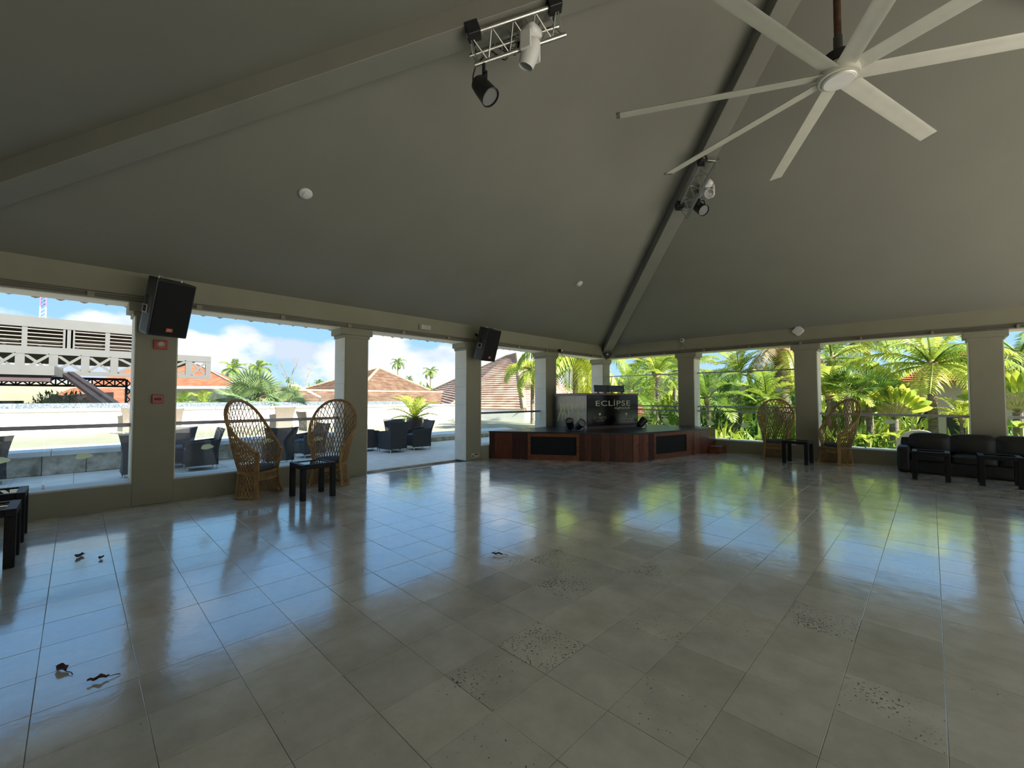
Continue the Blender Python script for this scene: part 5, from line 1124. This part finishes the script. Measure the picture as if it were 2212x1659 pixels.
# spiky fan palms and traveller palms
for k, (px, py, dp, s_, n_, m_, lb) in enumerate([(1413, 792, 27, 1.7, 16, LEAF2, 'spiky round-headed fan palm against the sky over the booth'), (1458, 800, 29, 1.7, 14, LEAF2, 'spiky fan palm against the sky beside the first garden column'),
                                                   (1585, 868, 18.5, 1.1, 12, LEAF3, 'dark fan palm low behind the glass stickers'), (1830, 848, 16.3, 1.0, 12, LEAF3, 'dark fan palm behind the top of the fourth peacock chair'), (1878, 862, 16.6, 1.1, 12, LEAF3, 'dark fan palm right of the fourth peacock chair')]):
    fan_palm('spiky_fan_palm', lb, at(px, dp, GZ), zat(py, dp), s_, n_, m_, 'garden fan palms', seed=60 + k, nseg=18, elev=(88, -20), spread=170)
def traveller(label, px, py, dp, size, seed):
    """leaves fanned in one upright plane on long stalks"""
    t = thing('travellers_palm', label, 'palm', at(px, dp, GZ), R(-40) + seed * .3, 'fan-shaped traveller palms'); z0 = zat(py, dp) - GZ; rr = random.Random(seed)
    MB().tube([(0, 0, 0), (0, 0, z0)], .13, 9).build('trunk', BARK, t, smooth=True); n_ = 17
    for i in range(n_):
        a = R(-62 + 124 * i / (n_ - 1)); d = Vector((math.sin(a), 0, math.cos(a))); L = size * rr.uniform(.95, 1.1); o = Vector((0, 0, z0)); yo = .02 * (i % 2)
        e_ = o + d * L * .62 + Vector((0, yo, 0)); s_ = MB().bar(o + Vector((0, yo, 0)), e_, .055, .03, (0, 1, 0)).build('stalk', WOODC, t)
        lf = MB(); w = Vector((math.cos(a), 0, -math.sin(a))); p0 = e_; N_ = 6
        for q in range(N_ + 1):
            u = q / N_; c = p0 + d * L * .75 * u + Vector((0, -.18 * u * u, -.10 * u * u * (1 + abs(math.sin(a))))) * L; ww = .13 * size * math.sin(math.pi * min(.98, u * .9 + .08)) ** .6
            lf.v += [tuple(c - w * ww), tuple(c + Vector((0, .03, 0))), tuple(c + w * ww)]
        for q in range(N_): b = 3 * q; lf.f += [(b, b + 3, b + 4, b + 1), (b + 1, b + 4, b + 5, b + 2)]
        lf.build('leaf', LEAF1 if i % 3 else LEAF2, t, smooth='all')
    return t
traveller('traveller palm fan with yellow base left of the coconut trunk', 1930, 905, 15.9, 1.0, 1)
traveller('traveller palm fan with pale base beyond the last column', 2197, 890, 15.6, 1.15, 2)
traveller('slim traveller palm fan behind the dark fan palms', 1868, 858, 19.0, 1.15, 3)
# banana-like broad leaves
def broadleaf(label, px, py, dp, s_, mat, seed, n_=7):
    t = thing('broad_leaf_plant', label, 'plant', at(px, dp, GZ), 0, 'broad-leaved plants'); rr = random.Random(seed); z0 = zat(py, dp) - GZ
    MB().tube([(0, 0, 0), (.05, 0, z0)], [.09, .05], 7).build('stem', WOODC, t)
    for i in range(n_):
        az = i * 2.4 + seed; lf = MB(); N_ = 5; el = R(rr.uniform(25, 75)); dr = Vector((math.cos(az), math.sin(az), 0)); sd = Vector((-math.sin(az), math.cos(az), 0))
        for q in range(N_ + 1):
            u = q / N_; c = Vector((0, 0, z0)) + (dr * math.cos(el) * u + Vector((0, 0, math.sin(el) * u - .55 * u * u))) * s_; w = .24 * s_ * math.sin(math.pi * (u * .92 + .05)) ** .7
            lf.v += [tuple(c - sd * w + Vector((0, 0, .05 * s_))), tuple(c), tuple(c + sd * w + Vector((0, 0, .05 * s_)))]
        for q in range(N_): b = 3 * q; lf.f += [(b, b + 3, b + 4, b + 1), (b + 1, b + 4, b + 5, b + 2)]
        lf.build('leaf', mat, t, smooth='all')
broadleaf('broad-leaved plant with big upright leaves left of the coconut crown', 1842, 800, 21, 1.5, LEAF2, 1)
broadleaf('broad-leaved dark plant behind the last column', 2085, 800, 21, 1.5, LEAF3, 2)
broadleaf('low broad-leaved plant above the parapet right of the fourth peacock chair', 1872, 950, 15.2, .6, LEAF1, 3)
broadleaf('low broad-leaved plant just left of the sofa back', 1935, 945, 15.0, .6, LEAF1, 4)
broadleaf('low broad-leaved plant with red-tinged leaves at the right edge above the sofa', 2200, 925, 15.0, .6, LEAF1, 6)
# shrubs filling the beds
rr = random.Random(11); SM = [LEAF2, LEAF3, LEAF1, LEAF2, LEAF3]
SHR = [(1395, 905, 17.0), (1440, 880, 18.5), (1350, 880, 20), (1420, 850, 23), (1470, 870, 22), (1520, 925, 16.2), (1545, 850, 21), (1565, 905, 16.8), (1610, 925, 16.4), (1640, 900, 17.4), (1690, 900, 18), (1700, 850, 23), (1745, 880, 21), (1790, 915, 16.2), (1815, 880, 18.5), (1850, 925, 16.0), (1895, 930, 15.8), (1900, 900, 18.2), (1955, 935, 15.6), (1985, 945, 15.4), (2040, 940, 15.4), (2080, 945, 15.2), (1960, 880, 20.5), (2130, 900, 18), (2190, 905, 16.6), (2210, 935, 15.5), (1255, 850, 22), (1300, 840, 24), (1560, 835, 27), (1630, 830, 27), (1500, 840, 28), (1380, 830, 29), (1760, 830, 27), (1330, 910, 17)]
for k, (px, py, dp) in enumerate(SHR):
    m_ = SM[k % 5]; top = zat(py, dp); base = max(GZ, top - 2.3); w = .9 + .5 * rr.random() + (dp - 15) * .05
    row = 'near the glass' if dp < 16.5 else 'mid bed' if dp < 19.5 else 'far back'
    shade = {LEAF1.name: 'yellow-green', LEAF2.name: 'mid green', LEAF3.name: 'dark green'}[m_.name]
    bay = 'behind the booth' if px < 1466 else 'behind the third peacock chair' if px < 1745 else 'in the widest garden bay' if px < 2100 else 'beyond the last column'
    sh = shrub('garden_shrub', '%s leafy shrub %s, %s' % (shade, row, bay), at(px, dp, GZ), (w, w, (top - GZ) * .74), m_, 'garden shrubs', n=520, lw=.05 if m_ is not LEAF3 else .06, ll=.34, seed=k)
# far tree belt
for k in range(26):
    px = 1260 + k * 40; dp = 38 + (k * 7 % 5) * 3; py = 835 - (k * 5 % 4) * 7 - (12 if 1730 < px < 2150 else 0); top = zat(py, dp)
    bay = 'behind the booth' if px < 1466 else 'behind the third peacock chair' if px < 1745 else 'behind the coconut palm' if px < 2100 else 'beyond the last column'
    shrub('far_tree', 'rounded tree in the far belt %s' % bay, at(px, dp, GZ), (2.6, 2.6, (top - GZ) * .74), [LEAF2, LEAF3, LEAF1][k % 3], 'far tree belt', n=700, lw=.10, ll=.5, seed=k, cat='tree')
# walkway railing and path seen low behind the booth
wr2 = thing('walkway_railing', 'pale horizontal railing of a garden path behind the booth', 'railing')
a, b = pax(1375, 890, 1, 20.5), pax(1475, 888, 1, 20.5)
for q in range(5): z = .95 - q * .16; MB().box(a.x, b.x, 20.48, 20.52, z - .015, z + .015).build('rail', RAILW, wr2)
for q in range(3): xq = a.x + (b.x - a.x) * q / 2; MB().box(xq - .03, xq + .03, 20.47, 20.53, GZ, 1.05).build('post', RAILW, wr2)
# garden houses
h1 = thing('garden_house', 'peach garden house with a red tiled roof behind the coconut palm', 'building')
hx0, hx1, hy = pdist(1965, 860, 24).x, pdist(2420, 860, 24).x, pdist(2060, 860, 23).y
PEACH = pm('peach wall', (.50, .40, .29), .8, var=.05, scale=.7); ze = zat(822, 24)
MB().box(hx0, hx1, hy, hy + 6, GZ, ze).build('wall', PEACH, h1)
courses(MB(), Vector((hx0 - .5, hy - .6, ze - .1)), Vector((hx1, hy - .6, ze - .1)), Vector((hx0 + 1.6, hy + 3, ze + 1.7)), Vector((hx1, hy + 3, ze + 1.7)), 14).build('roof', ROOFO, h1)
for (px, w, zt_) in ((2076, .55, zat(880, 23)), (2000, .4, zat(890, 23))):
    c = pax(px, 900, 1, hy - .01); pts = [(c.x - w, hy - .01, GZ + 1), (c.x + w, hy - .01, GZ + 1)] + [(c.x + w * math.cos(q * math.pi / 8), hy - .01, zt_ - .3 + .3 * math.sin(q * math.pi / 8)) for q in range(9)]
    MB().quad(*[(p[0], p[1], p[2]) for p in pts]).build('arched_window', WINDK, h1)
h2 = thing('low_garden_wall', 'rounded peach garden wall low behind the coconut trunk', 'wall')
c = pax(1985, 905, 1, 18.6); pts = [(c.x - .55, GZ), (c.x + 1.6, GZ), (c.x + 1.6, zat(925, 18.6) - .1)] + [(c.x + .55 * math.cos(q * math.pi / 10) , zat(905, 18.6) - .6 + .5 * math.sin(q * math.pi / 10)) for q in range(2, 11)]
mb = MB(); m_ = len(pts); mb.v = [(x_, 18.6, z) for x_, z in pts] + [(x_, 18.9, z) for x_, z in pts]; mb.f = [tuple(range(m_)), tuple(range(2 * m_ - 1, m_ - 1, -1))] + [(i, (i + 1) % m_, m_ + (i + 1) % m_, m_ + i) for i in range(m_)]; mb.build('wall_body', PEACH, h2)
h3 = thing('garden_roof', 'low orange roof glimpsed behind the palms near the booth', 'building')
z_ = zat(872, 26); a, b = pz(1225, 26, z_ - .3), pz(1420, 26, z_ - .9); c, d = pz(1260, 30, zat(835, 30)), pz(1330, 30, zat(835, 30)); courses(MB(), a, b, c, d, 12).build('roof', ROOFO, h3)
mb = MB(); mb.v = [tuple(a), tuple(b), (b.x, b.y, GZ), (a.x, a.y, GZ)]; mb.f = [(0, 1, 2, 3)]; mb.build('wall', CREAMW, h3)

# where several plants share a description, say which one by its order
from collections import defaultdict
ORD = ['first', 'second', 'third', 'fourth', 'fifth', 'sixth', 'seventh', 'eighth', 'ninth', 'tenth', 'eleventh', 'twelfth', 'thirteenth', 'fourteenth', 'fifteenth', 'sixteenth']
same = defaultdict(list)
for o in scene.objects:
    if o.parent is None and 'label' in o: same[o['label']].append(o)
for lb, os_ in same.items():
    if len(os_) > 1:
        os_.sort(key=lambda o: project(o.location)[0])
        for i, o in enumerate(os_):
            o['label'] = lb + ', ' + (('left one' if i == 0 else 'right one') if len(os_) == 2 else ORD[i] + ' from left')
